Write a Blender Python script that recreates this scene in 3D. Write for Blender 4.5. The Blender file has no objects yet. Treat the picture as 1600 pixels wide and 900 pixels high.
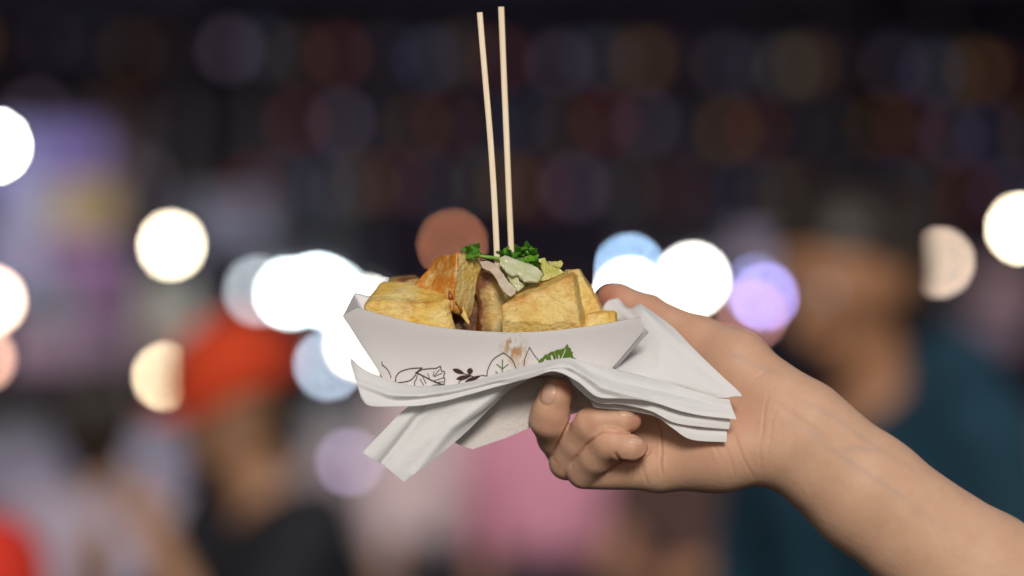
import bpy, bmesh, math, random
import numpy as np
from mathutils import Vector, noise as mnoise

# ------------------------------------------------------------------ camera, world, sun, exposure
SC = bpy.context.scene
COL = SC.collection
S0 = 0.476 / 1600.0          # metres per photograph pixel on the focus plane
D0 = 1.124                   # distance of that plane
EYE = 1.5

cam_data = bpy.data.cameras.new('camera')
cam_data.sensor_width = 36.0
cam_data.lens = 85.0
cam_data.clip_start = 0.05
cam_data.clip_end = 500.0
cam_data.dof.use_dof = True
cam_data.dof.focus_distance = 1.106
cam_data.dof.aperture_fstop = 2.3
cam = bpy.data.objects.new('camera', cam_data)
cam.location = (0, 0, EYE)
cam.rotation_euler = (math.radians(90), 0, 0)
COL.objects.link(cam)
SC.camera = cam

SUN_EL, SUN_AZ = math.radians(29), math.radians(5)    # azimuth measured from behind the camera, negative = left
world = bpy.data.worlds.new('World')
SC.world = world
world.use_nodes = True
wn = world.node_tree
sky = wn.nodes.new('ShaderNodeTexSky')
sky.sky_type = 'NISHITA'
sky.sun_disc = False
sky.sun_elevation = SUN_EL
sky.sun_rotation = math.radians(180) + SUN_AZ
bg = wn.nodes['Background']
bg.inputs['Strength'].default_value = 0.046
wn.links.new(sky.outputs['Color'], bg.inputs['Color'])

sun_data = bpy.data.lights.new('sun', 'SUN')
sun_data.energy = 2.35
sun_data.angle = math.radians(16)
sun_data.color = (1.0, 0.94, 0.86)
sun = bpy.data.objects.new('sun', sun_data)
_sd = Vector((math.sin(SUN_AZ) * math.cos(SUN_EL), -math.cos(SUN_AZ) * math.cos(SUN_EL), math.sin(SUN_EL)))
sun.rotation_euler = _sd.to_track_quat('Z', 'Y').to_euler()
COL.objects.link(sun)

SC.view_settings.view_transform = 'Standard'
SC.view_settings.look = 'None'
SC.view_settings.exposure = 0.13
SC.view_settings.gamma = 1.0
SC.render.engine = 'CYCLES'
SC.cycles.use_denoising = True
SC.cycles.use_adaptive_sampling = False
SC.cycles.max_bounces = 6
SC.cycles.sample_clamp_indirect = 4.0
SC.cycles.caustics_reflective = False
SC.cycles.caustics_refractive = False

# ------------------------------------------------------------------ helpers
def P(px, py, z=0.0):
    """point near the focus plane: photograph pixel and a depth in pixel units (positive = nearer)"""
    Y = D0 - z * S0
    f = S0 * Y / D0
    return Vector(((px - 800) * f, Y, EYE + (450 - py) * f))

def at(px, py, Y):
    f = S0 * Y / D0
    return Vector(((px - 800) * f, Y, EYE + (450 - py) * f))

def tag(o, label=None, cat=None, group=None, kind=None):
    if label: o['label'] = label
    if cat: o['category'] = cat
    if group: o['group'] = group
    if kind: o['kind'] = kind
    return o

def empty(name, loc=(0, 0, 0), rz=0.0):
    o = bpy.data.objects.new(name, None)
    o.location = loc
    o.rotation_euler = (0, 0, rz)
    o.empty_display_size = 0.05
    COL.objects.link(o)
    return o

def link(name, me, mat=None, parent=None, smooth=True, world_coords=True):
    """mesh given in world coordinates; kept so when parented to an unrotated Empty"""
    o = bpy.data.objects.new(name, me)
    COL.objects.link(o)
    if mat: me.materials.append(mat)
    if smooth:
        me.polygons.foreach_set('use_smooth', [True] * len(me.polygons))
    if parent is not None:
        o.parent = parent
        if world_coords:
            l = parent.location
            if parent.parent is not None: l = l + parent.parent.location
            me.transform(__import__('mathutils').Matrix.Translation(-l))
    return o

def pydata(verts, faces, name='mesh'):
    me = bpy.data.meshes.new(name)
    me.from_pydata([tuple(v) for v in verts], [], faces)
    me.update()
    return me

def fast_mesh(v, quads):
    me = bpy.data.meshes.new('mesh')
    n, m = len(v), len(quads)
    me.vertices.add(n)
    me.vertices.foreach_set('co', np.asarray(v, np.float32).ravel())
    me.loops.add(m * 4)
    me.loops.foreach_set('vertex_index', np.asarray(quads, np.int32).ravel())
    me.polygons.add(m)
    me.polygons.foreach_set('loop_start', np.arange(0, m * 4, 4, dtype=np.int32))
    me.update(calc_edges=True)
    me.validate()
    return me

def shift(me, off):
    from mathutils import Matrix
    me.transform(Matrix.Translation(off))
    return me

# ---- materials
def new_mat(name):
    m = bpy.data.materials.new(name)
    m.use_nodes = True
    return m, m.node_tree, m.node_tree.nodes['Principled BSDF']

def simple(name, col, rough=0.6, var=0.15, scale=8.0, metal=0.0, bump=0.0, spec=0.4):
    m, t, b = new_mat(name)
    b.inputs['Roughness'].default_value = rough
    b.inputs['Metallic'].default_value = metal
    b.inputs['Specular IOR Level'].default_value = spec
    tc = t.nodes.new('ShaderNodeTexCoord')
    n = t.nodes.new('ShaderNodeTexNoise'); n.inputs['Scale'].default_value = scale; n.inputs['Detail'].default_value = 4
    t.links.new(tc.outputs['Object'], n.inputs['Vector'])
    r = t.nodes.new('ShaderNodeValToRGB')
    a = [max(0, c * (1 - var)) for c in col]; d = [min(1, c * (1 + var)) for c in col]
    r.color_ramp.elements[0].position = .3; r.color_ramp.elements[1].position = .7
    r.color_ramp.elements[0].color = (*a, 1); r.color_ramp.elements[1].color = (*d, 1)
    t.links.new(n.outputs['Fac'], r.inputs['Fac'])
    t.links.new(r.outputs['Color'], b.inputs['Base Color'])
    if bump > 0:
        bp = t.nodes.new('ShaderNodeBump'); bp.inputs['Strength'].default_value = bump; bp.inputs['Distance'].default_value = .002
        t.links.new(n.outputs['Fac'], bp.inputs['Height']); t.links.new(bp.outputs['Normal'], b.inputs['Normal'])
    return m

def glow(name, col, strength):
    m, t, b = new_mat(name)
    b.inputs['Base Color'].default_value = (.02, .02, .02, 1); b.inputs['Specular IOR Level'].default_value = .05
    b.inputs['Emission Color'].default_value = (*col, 1)
    b.inputs['Emission Strength'].default_value = strength
    return m

# ---- interpolated sheets
def catmull(A, sub):
    """A: (n, ...) control rows -> dense rows through every control row"""
    A = np.asarray(A, float)
    n = len(A)
    if n == 2:
        t = np.linspace(0, 1, sub + 1)
        return np.array([A[0] * (1 - x) + A[1] * x for x in t])
    out = []
    for i in range(n - 1):
        p1, p2 = A[i], A[i + 1]
        p0 = A[i - 1] if i > 0 else 2 * p1 - p2
        p3 = A[i + 2] if i + 2 < n else 2 * p2 - p1
        for k in range(sub):
            t = k / sub
            out.append(.5 * (2 * p1 + (p2 - p0) * t + (2 * p0 - 5 * p1 + 4 * p2 - p3) * t * t + (3 * p1 - p0 - 3 * p2 + p3) * t ** 3))
    out.append(A[-1])
    return np.array(out)

def sheet(ctrl, su=8, sv=8, wrinkle=0.0, seed=0.0, ridges=()):
    """ctrl[i][j] = (px, py, z). returns mesh"""
    A = np.array(ctrl, float)
    A = catmull(A, su)
    A = np.swapaxes(catmull(np.swapaxes(A, 0, 1), sv), 0, 1)
    nu, nv = A.shape[:2]
    vs = []
    for i in range(nu):
        for j in range(nv):
            x, y, z = A[i, j]
            if wrinkle:
                z += wrinkle * .35 * mnoise.noise(Vector((x * .06 + seed, y * .075, 3 + seed)))
                z += wrinkle * mnoise.noise(Vector((x * .018 + seed, y * .018, seed)))
                y += wrinkle * .25 * mnoise.noise(Vector((x * .03 + seed, y * .03, 7 + seed)))
            for pl, amp, wd in ridges:       # sharp folds pressed into the paper
                d = 1e9
                for (ax, ay), (bx, by) in zip(pl[:-1], pl[1:]):
                    t = max(0, min(1, ((x - ax) * (bx - ax) + (y - ay) * (by - ay)) / ((bx - ax) ** 2 + (by - ay) ** 2)))
                    d = min(d, math.hypot(x - ax - t * (bx - ax), y - ay - t * (by - ay)))
                z += amp * max(0, 1 - d / wd)
            vs.append(P(x, y, z))
    fs = [(i * nv + j, i * nv + j + 1, (i + 1) * nv + j + 1, (i + 1) * nv + j) for i in range(nu - 1) for j in range(nv - 1)]
    return pydata(vs, fs)

def thick(o, t, offset=0.0):
    m = o.modifiers.new('Solidify', 'SOLIDIFY'); m.thickness = t; m.offset = offset
    wn_ = o.modifiers.new('WeightedNormal', 'WEIGHTED_NORMAL'); wn_.mode = 'FACE_AREA'; wn_.weight = 100
    return o

# ---- signed distance bodies -> one continuous surface
class Field:
    def __init__(s, lo, hi, h):
        s.lo = np.array(lo, np.float32); s.h = h
        s.n = np.ceil((np.array(hi) - np.array(lo)) / h).astype(int) + 1
        s.F = np.full(tuple(s.n), 1.0, np.float32)
    def _box(s, lo, hi):
        a = np.clip(np.floor((lo - s.lo) / s.h).astype(int), 0, s.n)
        b = np.clip(np.ceil((hi - s.lo) / s.h).astype(int) + 1, 0, s.n)
        return a, b
    def cone(s, A, B, ra, rb, k=0.0, sub=False, only=None):
        A = np.array(A, np.float32); B = np.array(B, np.float32)
        m = max(ra, rb) + abs(k) + 3 * s.h
        a, b = s._box(np.minimum(A, B) - m, np.maximum(A, B) + m)
        if (b <= a).any(): return
        X = s.lo[0] + s.h * np.arange(a[0], b[0], dtype=np.float32)[:, None, None] - A[0]
        Y = s.lo[1] + s.h * np.arange(a[1], b[1], dtype=np.float32)[None, :, None] - A[1]
        Z = s.lo[2] + s.h * np.arange(a[2], b[2], dtype=np.float32)[None, None, :] - A[2]
        d = B - A
        L = float(d @ d)
        if L < 1e-12:
            D = np.sqrt(X * X + Y * Y + Z * Z) - ra
        else:
            t = np.clip((X * d[0] + Y * d[1] + Z * d[2]) / L, 0, 1)
            D = np.sqrt((X - t * d[0]) ** 2 + (Y - t * d[1]) ** 2 + (Z - t * d[2]) ** 2) - (ra + (rb - ra) * t)
        sl = tuple(slice(i, j) for i, j in zip(a, b))
        G = s.F[sl]
        if sub:
            D = -D
            if k > 0:
                hh = np.maximum(k - np.abs(G - D), 0) / k
                s.F[sl] = np.maximum(G, D) + hh * hh * k * .25
            else: s.F[sl] = np.maximum(G, D)
        else:
            if k > 0:
                hh = np.maximum(k - np.abs(G - D), 0) / k
                s.F[sl] = np.minimum(G, D) - hh * hh * k * .25
            else: s.F[sl] = np.minimum(G, D)
    def merge(s, other, k):
        hh = np.maximum(k - np.abs(s.F - other.F), 0) / k
        s.F = np.minimum(s.F, other.F) - hh * hh * k * .25
    def mesh(s, relax=1):
        F = s.F
        S = F < 0
        c = [S[i:S.shape[0] - 1 + i, j:S.shape[1] - 1 + j, k:S.shape[2] - 1 + k] for i in (0, 1) for j in (0, 1) for k in (0, 1)]
        anyv = c[0].copy(); allv = c[0].copy()
        for q in c[1:]: anyv |= q; allv &= q
        act = anyv & ~allv
        idx = np.argwhere(act)
        vid = np.full(act.shape, -1, np.int32)
        vid[act] = np.arange(len(idx), dtype=np.int32)
        off = [(i, j, k) for i in (0, 1) for j in (0, 1) for k in (0, 1)]
        val = np.stack([F[idx[:, 0] + o[0], idx[:, 1] + o[1], idx[:, 2] + o[2]] for o in off], 1)
        acc = np.zeros((len(idx), 3)); cnt = np.zeros(len(idx))
        for p in range(8):
            for q in range(p + 1, 8):
                dd = np.abs(np.array(off[p]) - np.array(off[q]))
                if dd.sum() != 1: continue
                a, b = val[:, p], val[:, q]
                m = (a < 0) != (b < 0)
                t = np.where(m, a / np.where(m, a - b, 1), 0)
                pos = np.array(off[p])[None] + t[:, None] * (np.array(off[q]) - np.array(off[p]))[None]
                acc[m] += pos[m]; cnt[m] += 1
        v = s.lo + s.h * (idx + acc / cnt[:, None])
        quads = []
        for ax in range(3):
            u, w = (ax + 1) % 3, (ax + 2) % 3
            sa = [slice(None)] * 3; sb = [slice(None)] * 3
            sa[ax] = slice(0, -1); sb[ax] = slice(1, None)
            A, B = S[tuple(sa)], S[tuple(sb)]
            e = np.argwhere(A != B)
            ok = (e[:, u] > 0) & (e[:, w] > 0) & (e[:, u] < F.shape[u] - 1) & (e[:, w] < F.shape[w] - 1)
            e = e[ok]
            ins = A[e[:, 0], e[:, 1], e[:, 2]]
            def g(du, dw):
                q = e.copy(); q[:, u] += du; q[:, w] += dw
                return vid[q[:, 0], q[:, 1], q[:, 2]]
            Q = np.stack([g(-1, -1), g(0, -1), g(0, 0), g(-1, 0)], 1)
            Q[~ins] = Q[~ins][:, ::-1]
            quads.append(Q)
        quads = np.concatenate(quads)
        for _ in range(relax):
            a2 = np.zeros_like(v); c2 = np.zeros(len(v))
            for i in range(4):
                for j in (1, 3):
                    np.add.at(a2, quads[:, i], v[quads[:, (i + j) % 4]]); np.add.at(c2, quads[:, i], 1)
            v = .4 * v + .6 * a2 / np.maximum(c2, 1)[:, None]
        return v, quads

def tube(pts, radii, n=8, square=False, cap=True):
    """round or squarish bar through world points"""
    vs, fs = [], []
    pts = [Vector(p) for p in pts]
    for i, p in enumerate(pts):
        d = (pts[min(i + 1, len(pts) - 1)] - pts[max(i - 1, 0)]).normalized()
        ref = Vector((0, 1, 0)) if abs(d.y) < .9 else Vector((1, 0, 0))
        a = d.cross(ref).normalized(); b = a.cross(d).normalized()
        r = radii[i] if hasattr(radii, '__len__') else radii
        for k in range(n):
            t = 2 * math.pi * (k + .5) / n
            c, s = math.cos(t), math.sin(t)
            if square:
                q = (abs(c) ** 5 + abs(s) ** 5) ** (-1 / 5); c *= q; s *= q
            vs.append(p + a * (c * r) + b * (s * r))
    for i in range(len(pts) - 1):
        for k in range(n):
            fs.append((i * n + k, i * n + (k + 1) % n, (i + 1) * n + (k + 1) % n, (i + 1) * n + k))
    if cap:
        fs.append(tuple(range(n))[::-1]); fs.append(tuple((len(pts) - 1) * n + k for k in range(n)))
    return pydata(vs, fs)

def box_mesh(lo, hi, bev=0.0):
    bm = bmesh.new()
    bmesh.ops.create_cube(bm, size=1)
    for v in bm.verts:
        v.co = Vector([(lo[i] + hi[i]) / 2 + v.co[i] * (hi[i] - lo[i]) for i in range(3)])
    if bev: bmesh.ops.bevel(bm, geom=bm.edges[:], offset=bev, segments=2, affect='EDGES')
    me = bpy.data.meshes.new('box'); bm.to_mesh(me); bm.free()
    return me

def join_mesh(parts):
    bm = bmesh.new()
    for me in parts: bm.from_mesh(me)
    me = bpy.data.meshes.new('joined'); bm.to_mesh(me); bm.free()
    return me

# ------------------------------------------------------------------ setting: ground, market hall
M_ground = simple('ground_asphalt', (.045, .042, .045), .85, .3, 3.0, bump=.3)
g = link('ground', pydata([(-150, -40, 0), (150, -40, 0), (150, 300, 0), (-150, 300, 0)], [(0, 1, 2, 3)]), M_ground, smooth=False)
tag(g, kind='structure')

M_wall = simple('hall_render', (.030, .021, .034), .9, .25, .8, spec=0.0)
M_wallband = simple('hall_band', (.006, .005, .010), .9, .2, .8, spec=0.0)
M_dark = simple('dark_window', (.012, .012, .02), .15, .2, 2)
hall = tag(empty('market_hall', (0, 13.2, 0)), 'long dark hall wall behind the strings of coloured bulbs', 'building')
link('wall', box_mesh((-16, 13.2, 0), (16, 14.4, 7.5)), M_wall, hall, smooth=False)
link('cornice', box_mesh((-16.2, 12.95, 7.5), (16.2, 14.6, 7.9)), M_wallband, hall, smooth=False)
link('fascia_band', box_mesh((-16, 13.12, 3.02), (16, 13.198, 3.75)), M_wallband, hall, smooth=False)
link('shade_roof', box_mesh((-14, 6.8, 4.22), (14, 13.19, 4.32)), M_wallband, hall, smooth=False)  # unseen roof slab, added to keep the sun off the hall wall
for x in (-12.5, -6.5, 6.5, 12.5):
    link('shade_roof_post', tube([(x, 6.9, 0), (x, 6.9, 4.217)], .06, 12), M_wallband, hall)  # posts under the added roof
for i in range(13):
    x = -13.5 + i * 2.25
    w = link('window', box_mesh((x, 13.05, 4.4), (x + 1.3, 13.197, 6.4), .01), M_wallband, hall, smooth=False)
    p = link('pane', box_mesh((x + .1, 13.03, 4.5), (x + 1.2, 13.048, 6.3)), M_dark, w, smooth=False)

# ------------------------------------------------------------------ lamps with visible bulbs
M_socket = simple('black_socket', (.02, .02, .02), .5, .1)
M_cord = simple('black_cord', (.008, .008, .008), .9, .1, spec=.05)
def sphere_mesh(c, r, sz=1.0, seg=20):
    bm = bmesh.new()
    bmesh.ops.create_uvsphere(bm, u_segments=seg, v_segments=seg // 2, radius=r)
    for v in bm.verts: v.co = Vector((v.co.x, v.co.y, v.co.z * sz)) + Vector(c)
    me = bpy.data.meshes.new('ball'); bm.to_mesh(me); bm.free()
    return me

def lamp(px, py, Y, rpx, col, mean, label, sz=1.0, light=0.0, top=2.9, group=None):
    """hanging bulb; mean = brightness wanted of its blurred disc"""
    c = at(px, py, Y)
    r = rpx * S0 * Y / D0
    rpx *= .72
    c = at(px, py, Y)
    r = rpx * S0 * Y / D0
    R = 57.0 * abs(1 - D0 / Y) / .875
    e = mean * (R / rpx) ** 2
    root = tag(empty('hanging_lamp', (c.x, c.y, c.z)), label, 'lamp', group)
    link('bulb', sphere_mesh(c, r, sz), glow('bulb_glow', col, e), root)
    link('socket', tube([c + Vector((0, 0, r * sz * .93)), c + Vector((0, 0, r * sz + .05))], [.018, .014], 10), M_socket, root)
    link('cord', tube([c + Vector((0, 0, r * sz + .045)), (c.x, c.y, top)], .004, 6), M_cord, root)
    if light > 0:
        ld = bpy.data.lights.new('lamp_light', 'POINT'); ld.energy = light; ld.color = col; ld.shadow_soft_size = r
        lo = bpy.data.objects.new('lamp_light', ld); COL.objects.link(lo); lo.parent = root
        lo.location = (0, -.22, -.12)
    return root

WARM = (1.0, .86, .62); CREAM = (1.0, .80, .50); WHITE = (1.0, .97, .9); COOL = (.80, .94, 1.0); BLUE = (.42, .66, 1.0)
lamp(-8, 228, 7.0, 15, WHITE, 6, 'white hanging lamp cut off by the left edge of the photo, above the peach lamp', sz=1.25)
lamp(267, 383, 8.6, 12, WARM, 1.7, 'round warm white lamp standing alone, up and left of the red cap', light=6)
lamp(404, 455, 9.0, 14, (.75, .82, .88), .42, 'dim grey white lamp at the left end of the bright cluster left of the tray')
lamp(454, 458, 9.0, 14, COOL, 2.6, 'dazzling cool white lamp, leftmost bright one of the cluster beside the tray', light=90)
lamp(497, 452, 9.1, 14, COOL, 3.2, 'dazzling cool white lamp in the middle of the cluster beside the tray', light=60)
lamp(518, 462, 8.9, 14, COOL, 2, 'dazzling cool white lamp nearest the tray in the left cluster')
lamp(578, 488, 9.0, 14, WHITE, 2, 'bright white lamp right behind the left end of the paper tray')
lamp(562, 538, 9.2, 12, WARM, 1.8, 'warm white lamp low behind the left edge of the paper tray')
lamp(514, 570, 8.8, 11, (.66, .80, 1.0), .55, 'pale blue lamp below the bright cluster left of the tray')
lamp(259, 588, 7.4, 10, CREAM, .95, 'cream lamp half hidden by the person in the red cap')
lamp(707, 382, 8.6, 8, (1.0, .36, .18), .22, 'dim reddish brown lamp behind the left chopstick')
lamp(984, 420, 9.0, 9, BLUE, .85, 'light blue lamp above the thumb, left of the brightest lamp')
lamp(984, 460, 9.4, 13, WHITE, 4, 'white lamp peeping from behind the thumb tip')
lamp(1083, 437, 9.0, 15, WHITE, 3.5, 'brightest round white lamp above the thumb and wrist', light=90)
lamp(1195, 464, 7.4, 9, (.45, .38, 1.0), .62, 'lilac lamp right of the brightest white lamp')
lamp(1186, 452, 9.6, 12, (.40, .45, 1.0), .40, 'soft violet blue lamp partly behind the lilac lamp')
lamp(1176, 492, 9.3, 9, (1.0, .45, .40), .25, 'faint pinkish lamp just above the wrist, under the lilac lamp')
lamp(1468, 410, 8.8, 11, (1.0, .76, .58), .66, 'cream lamp half hidden by the dark hair of the person in teal')
lamp(1596, 357, 8.4, 13, WARM, 2.2, 'warm white lamp at the right edge of the photo', light=10)
lamp(546, 722, 7.2, 11, (.62, .50, .85), .20, 'dull lilac lamp below the napkin tail', top=2.9)
lamp(-14, 470, 7.0, 16, (1.0, .70, .52), 2.2, 'peach lamp at the left edge, below the cut off white lamp', light=8)
lamp(-30, 560, 7.4, 16, (1.0, .55, .40), .8, 'orange pink lamp at the left edge, lowest of the three there')
lamp(168, 618, 7.5, 9, (.5, .45, .75), .10, 'faint violet lamp left of the half hidden cream lamp')

# strings of coloured bulbs across the hall
BULB_COL = [((.62, .42, .66), .011, 'mauve'), ((.22, .28, .7), .010, 'blue'), ((.8, .7, .5), .005, 'pale'), ((1.0, .48, .10), .006, 'orange'), ((.9, .12, .08), .007, 'red')]
string_mats = [glow('string_bulb_' + n, c, m * (58 / 12) ** 2) for c, m, n in BULB_COL]
ORD = ['top', 'middle', 'lowest']
bm0 = {}
for row, (y0, slope, per, ph, Y) in enumerate([(66, .030, 262, 92, 9.8), (182, .016, 240, 52, 10.4), (282, .012, 224, 0, 11.0)]):
    k = -4
    a = at(-260, y0 - 260 * slope - 14, Y); b = at(1900, y0 + 1900 * slope - 14, Y)
    w = link('festoon_wire', tube([a + (b - a) * (i / 24) + Vector((0, 0, .0)) for i in range(25)], .004, 6), M_cord)
    tag(w, 'dark wire of the %s string of coloured bulbs across the hall wall' % ORD[row], 'wire')
    for n in range(-2, 10):
        for j in range(5):
            x = ph + n * per + (-4, 50, 82, 118, 165)[j]
            if x < -80 or x > 1680: continue
            hsh = math.sin(n * 12.9898 + j * 78.233 + row * 37.7) * 43758.5453; hsh -= math.floor(hsh)
            x += (hsh - .5) * 22
            c = at(x, y0 + x * slope + (hsh * 7 % 1 - .5) * 16, Y)
            r = 12 * S0 * Y / D0
            lev = int(hsh * 3.99); key = (j, row, lev)
            if key not in bm0:
                me = sphere_mesh((0, 0, 0), r, 1.2, 12); me.materials.append(glow('string_bulb', BULB_COL[j][0], BULB_COL[j][1] * (.25, .7, 1.1, 1.7)[lev] * (58 / 12) ** 2))
                me.polygons.foreach_set('use_smooth', [True] * len(me.polygons)); bm0[key] = me
            o = bpy.data.objects.new('festoon_bulb', bm0[key]); COL.objects.link(o); o.location = c
            tag(o, 'small dim %s bulb on the %s string of lights' % (BULB_COL[j][2], ORD[row]), 'bulb', '%s bulbs on the %s string of lights' % (BULB_COL[j][2], ORD[row]))

# ------------------------------------------------------------------ stalls and glowing stand-in boards behind
def stall(x0, x1, Y, h, canopy, cloth, label):
    root = tag(empty('market_stall', ((x0 + x1) / 2, Y, 0)), label, 'stall')
    mp = simple('stall_pole', (.015, .013, .016), .8, .1, spec=.1)
    for x in (x0, x1):
        for y in (Y, Y + 1.8):
            link('post', tube([(x, y, 0), (x, y, h)], .022, 8), mp, root)
    xc, yc = (x0 + x1) / 2, Y + .9
    e = .15
    c = [(x0 - e, Y - e, h), (x1 + e, Y - e, h), (x1 + e, Y + 1.8 + e, h), (x0 - e, Y + 1.8 + e, h), (xc, yc, h + .8)]
    link('canopy', pydata(c, [(0, 1, 4), (1, 2, 4), (2, 3, 4), (3, 0, 4)]), canopy, root, smooth=False)
    n = int((x1 - x0) / .12)
    vs, fs = [], []
    for i in range(n + 1):
        x = x0 - e + (x1 - x0 + 2 * e) * i / n
        vs += [(x, Y - e - .005, h), (x, Y - e - .005 + .01 * math.sin(i), h - .22 - .03 * (i % 2))]
        if i: fs.append((2 * i - 2, 2 * i - 1, 2 * i + 1, 2 * i))
    thick(link('valance', pydata(vs, fs), canopy, root), .004)
    link('counter_top', box_mesh((x0, Y - .05, .92), (x1, Y + .65, .96), .006), simple('counter_top', (.08, .07, .07), .6), root, smooth=False)
    vs, fs = [], []
    for i in range(61):
        x = x0 + .01 + (x1 - x0 - .02) * i / 60
        vs += [(x, Y - .02, .918), (x, Y - .03 + .02 * math.sin(i * 1.1), .02)]
        if i: fs.append((2 * i - 2, 2 * i - 1, 2 * i + 1, 2 * i))
    thick(link('counter_cloth', pydata(vs, fs), cloth, root), .003)
    return root

M_canopyA = simple('canopy_dark_plum', (.010, .008, .016), .9, .2, spec=.05)
M_clothA = simple('cloth_lilac', (.10, .08, .11), .8, .2, 3)
M_clothB = simple('cloth_brown', (.05, .03, .03), .8, .2, 3)
M_clothC = simple('cloth_mauve', (.10, .06, .08), .8, .2, 3)
stall(-3.9, -1.3, 9.4, 2.85, M_canopyA, M_clothA, 'market stall with lilac counter cloth behind the red capped person')
stall(-1.0, 1.25, 9.8, 2.95, M_canopyA, M_clothB, 'market stall with brown counter cloth behind the tray and hand')
stall(1.65, 4.1, 9.3, 2.9, M_canopyA, M_clothC, 'market stall with mauve counter cloth at the right behind the teal jacket')

def board(px, py, w, h, Y, panels, label, pole=True):
    """glowing board, stand-in for a lamplit stall display: frame and coloured emissive panels; panels in photograph pixels"""
    c = at(px, py, Y); f = S0 * Y / D0
    root = tag(empty('glowing_board', (c.x, Y, 0)), label, 'glow_board')
    lo = (c.x - w * f / 2, Y, c.z - h * f / 2); hi = (c.x + w * f / 2, Y + .06, c.z + h * f / 2)
    link('back_panel', box_mesh(lo, hi, .005), simple('board_back', (.02, .017, .024), .8, spec=.1), root, smooth=False)
    for (x, y, ww, hh, col, st) in panels:
        q = at(x, y, Y)
        m, t, b = new_mat('emissive_panel')
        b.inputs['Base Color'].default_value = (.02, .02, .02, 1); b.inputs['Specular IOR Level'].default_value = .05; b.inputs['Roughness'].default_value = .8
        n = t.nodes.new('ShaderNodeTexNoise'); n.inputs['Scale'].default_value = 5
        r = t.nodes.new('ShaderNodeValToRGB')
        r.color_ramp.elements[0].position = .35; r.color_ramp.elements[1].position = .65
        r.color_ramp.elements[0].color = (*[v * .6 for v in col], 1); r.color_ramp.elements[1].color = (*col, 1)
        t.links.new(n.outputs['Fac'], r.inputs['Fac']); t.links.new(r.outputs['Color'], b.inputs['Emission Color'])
        b.inputs['Emission Strength'].default_value = st * 1.5  # emission puts the lamplight on the display into the panel colour
        link('glow_panel', box_mesh((q.x - ww * f / 2, Y - .02, q.z - hh * f / 2), (q.x + ww * f / 2, Y - .002, q.z + hh * f / 2)), m, root, smooth=False)
    if pole:
        for s in (-1, 1):
            x = c.x + s * w * f * .42
            link('post', tube([(x, Y + .03, 0), (x, Y + .03, lo[2] + .01)], .02, 8), M_socket, root)
    return root

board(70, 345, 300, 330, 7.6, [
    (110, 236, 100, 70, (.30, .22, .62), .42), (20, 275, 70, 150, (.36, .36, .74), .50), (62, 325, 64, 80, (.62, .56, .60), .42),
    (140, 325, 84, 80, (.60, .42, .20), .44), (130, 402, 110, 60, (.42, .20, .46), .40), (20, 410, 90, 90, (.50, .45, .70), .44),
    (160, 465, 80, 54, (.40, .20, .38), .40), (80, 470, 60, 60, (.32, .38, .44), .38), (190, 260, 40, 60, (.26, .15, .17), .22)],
    'large colourful glowing stand-in for a lit stall display, with lilac, tan and magenta panels at the far left')
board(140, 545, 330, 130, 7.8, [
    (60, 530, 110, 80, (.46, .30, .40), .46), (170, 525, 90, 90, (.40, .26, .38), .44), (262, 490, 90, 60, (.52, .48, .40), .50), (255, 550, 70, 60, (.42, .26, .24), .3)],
    'low pinkish grey glowing stand-in board under the colourful one at the left', pole=False)
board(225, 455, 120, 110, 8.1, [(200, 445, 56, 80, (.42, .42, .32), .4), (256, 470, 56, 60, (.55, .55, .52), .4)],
    'small olive and grey glowing stand-in board under the lone warm lamp', pole=False)
board(352, 345, 130, 90, 9.3, [(352, 345, 110, 70, (.20, .16, .30), .25)], 'dull violet board added as background glow above the left lamp cluster', pole=False)  # added board, stands in for a faint violet grey glow
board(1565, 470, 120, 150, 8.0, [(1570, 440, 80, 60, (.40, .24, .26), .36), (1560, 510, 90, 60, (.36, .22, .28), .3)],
    'mauve glowing stand-in for a stall banner at the right edge under the warm lamp', pole=False)
board(1195, 400, 110, 70, 9.2, [(1195, 395, 90, 50, (.24, .12, .34), .30)], 'dim purple glowing stand-in board left of the dark haired person', pole=False)

# ------------------------------------------------------------------ people in the crowd
M_eye = simple('eye_white', (.7, .68, .65), .2, .02)
def rotx(p, c, a):
    y, z = p[1] - c[1], p[2] - c[2]
    return (p[0], c[1] + y * math.cos(a) - z * math.sin(a), c[2] + y * math.sin(a) + z * math.cos(a))

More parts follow.
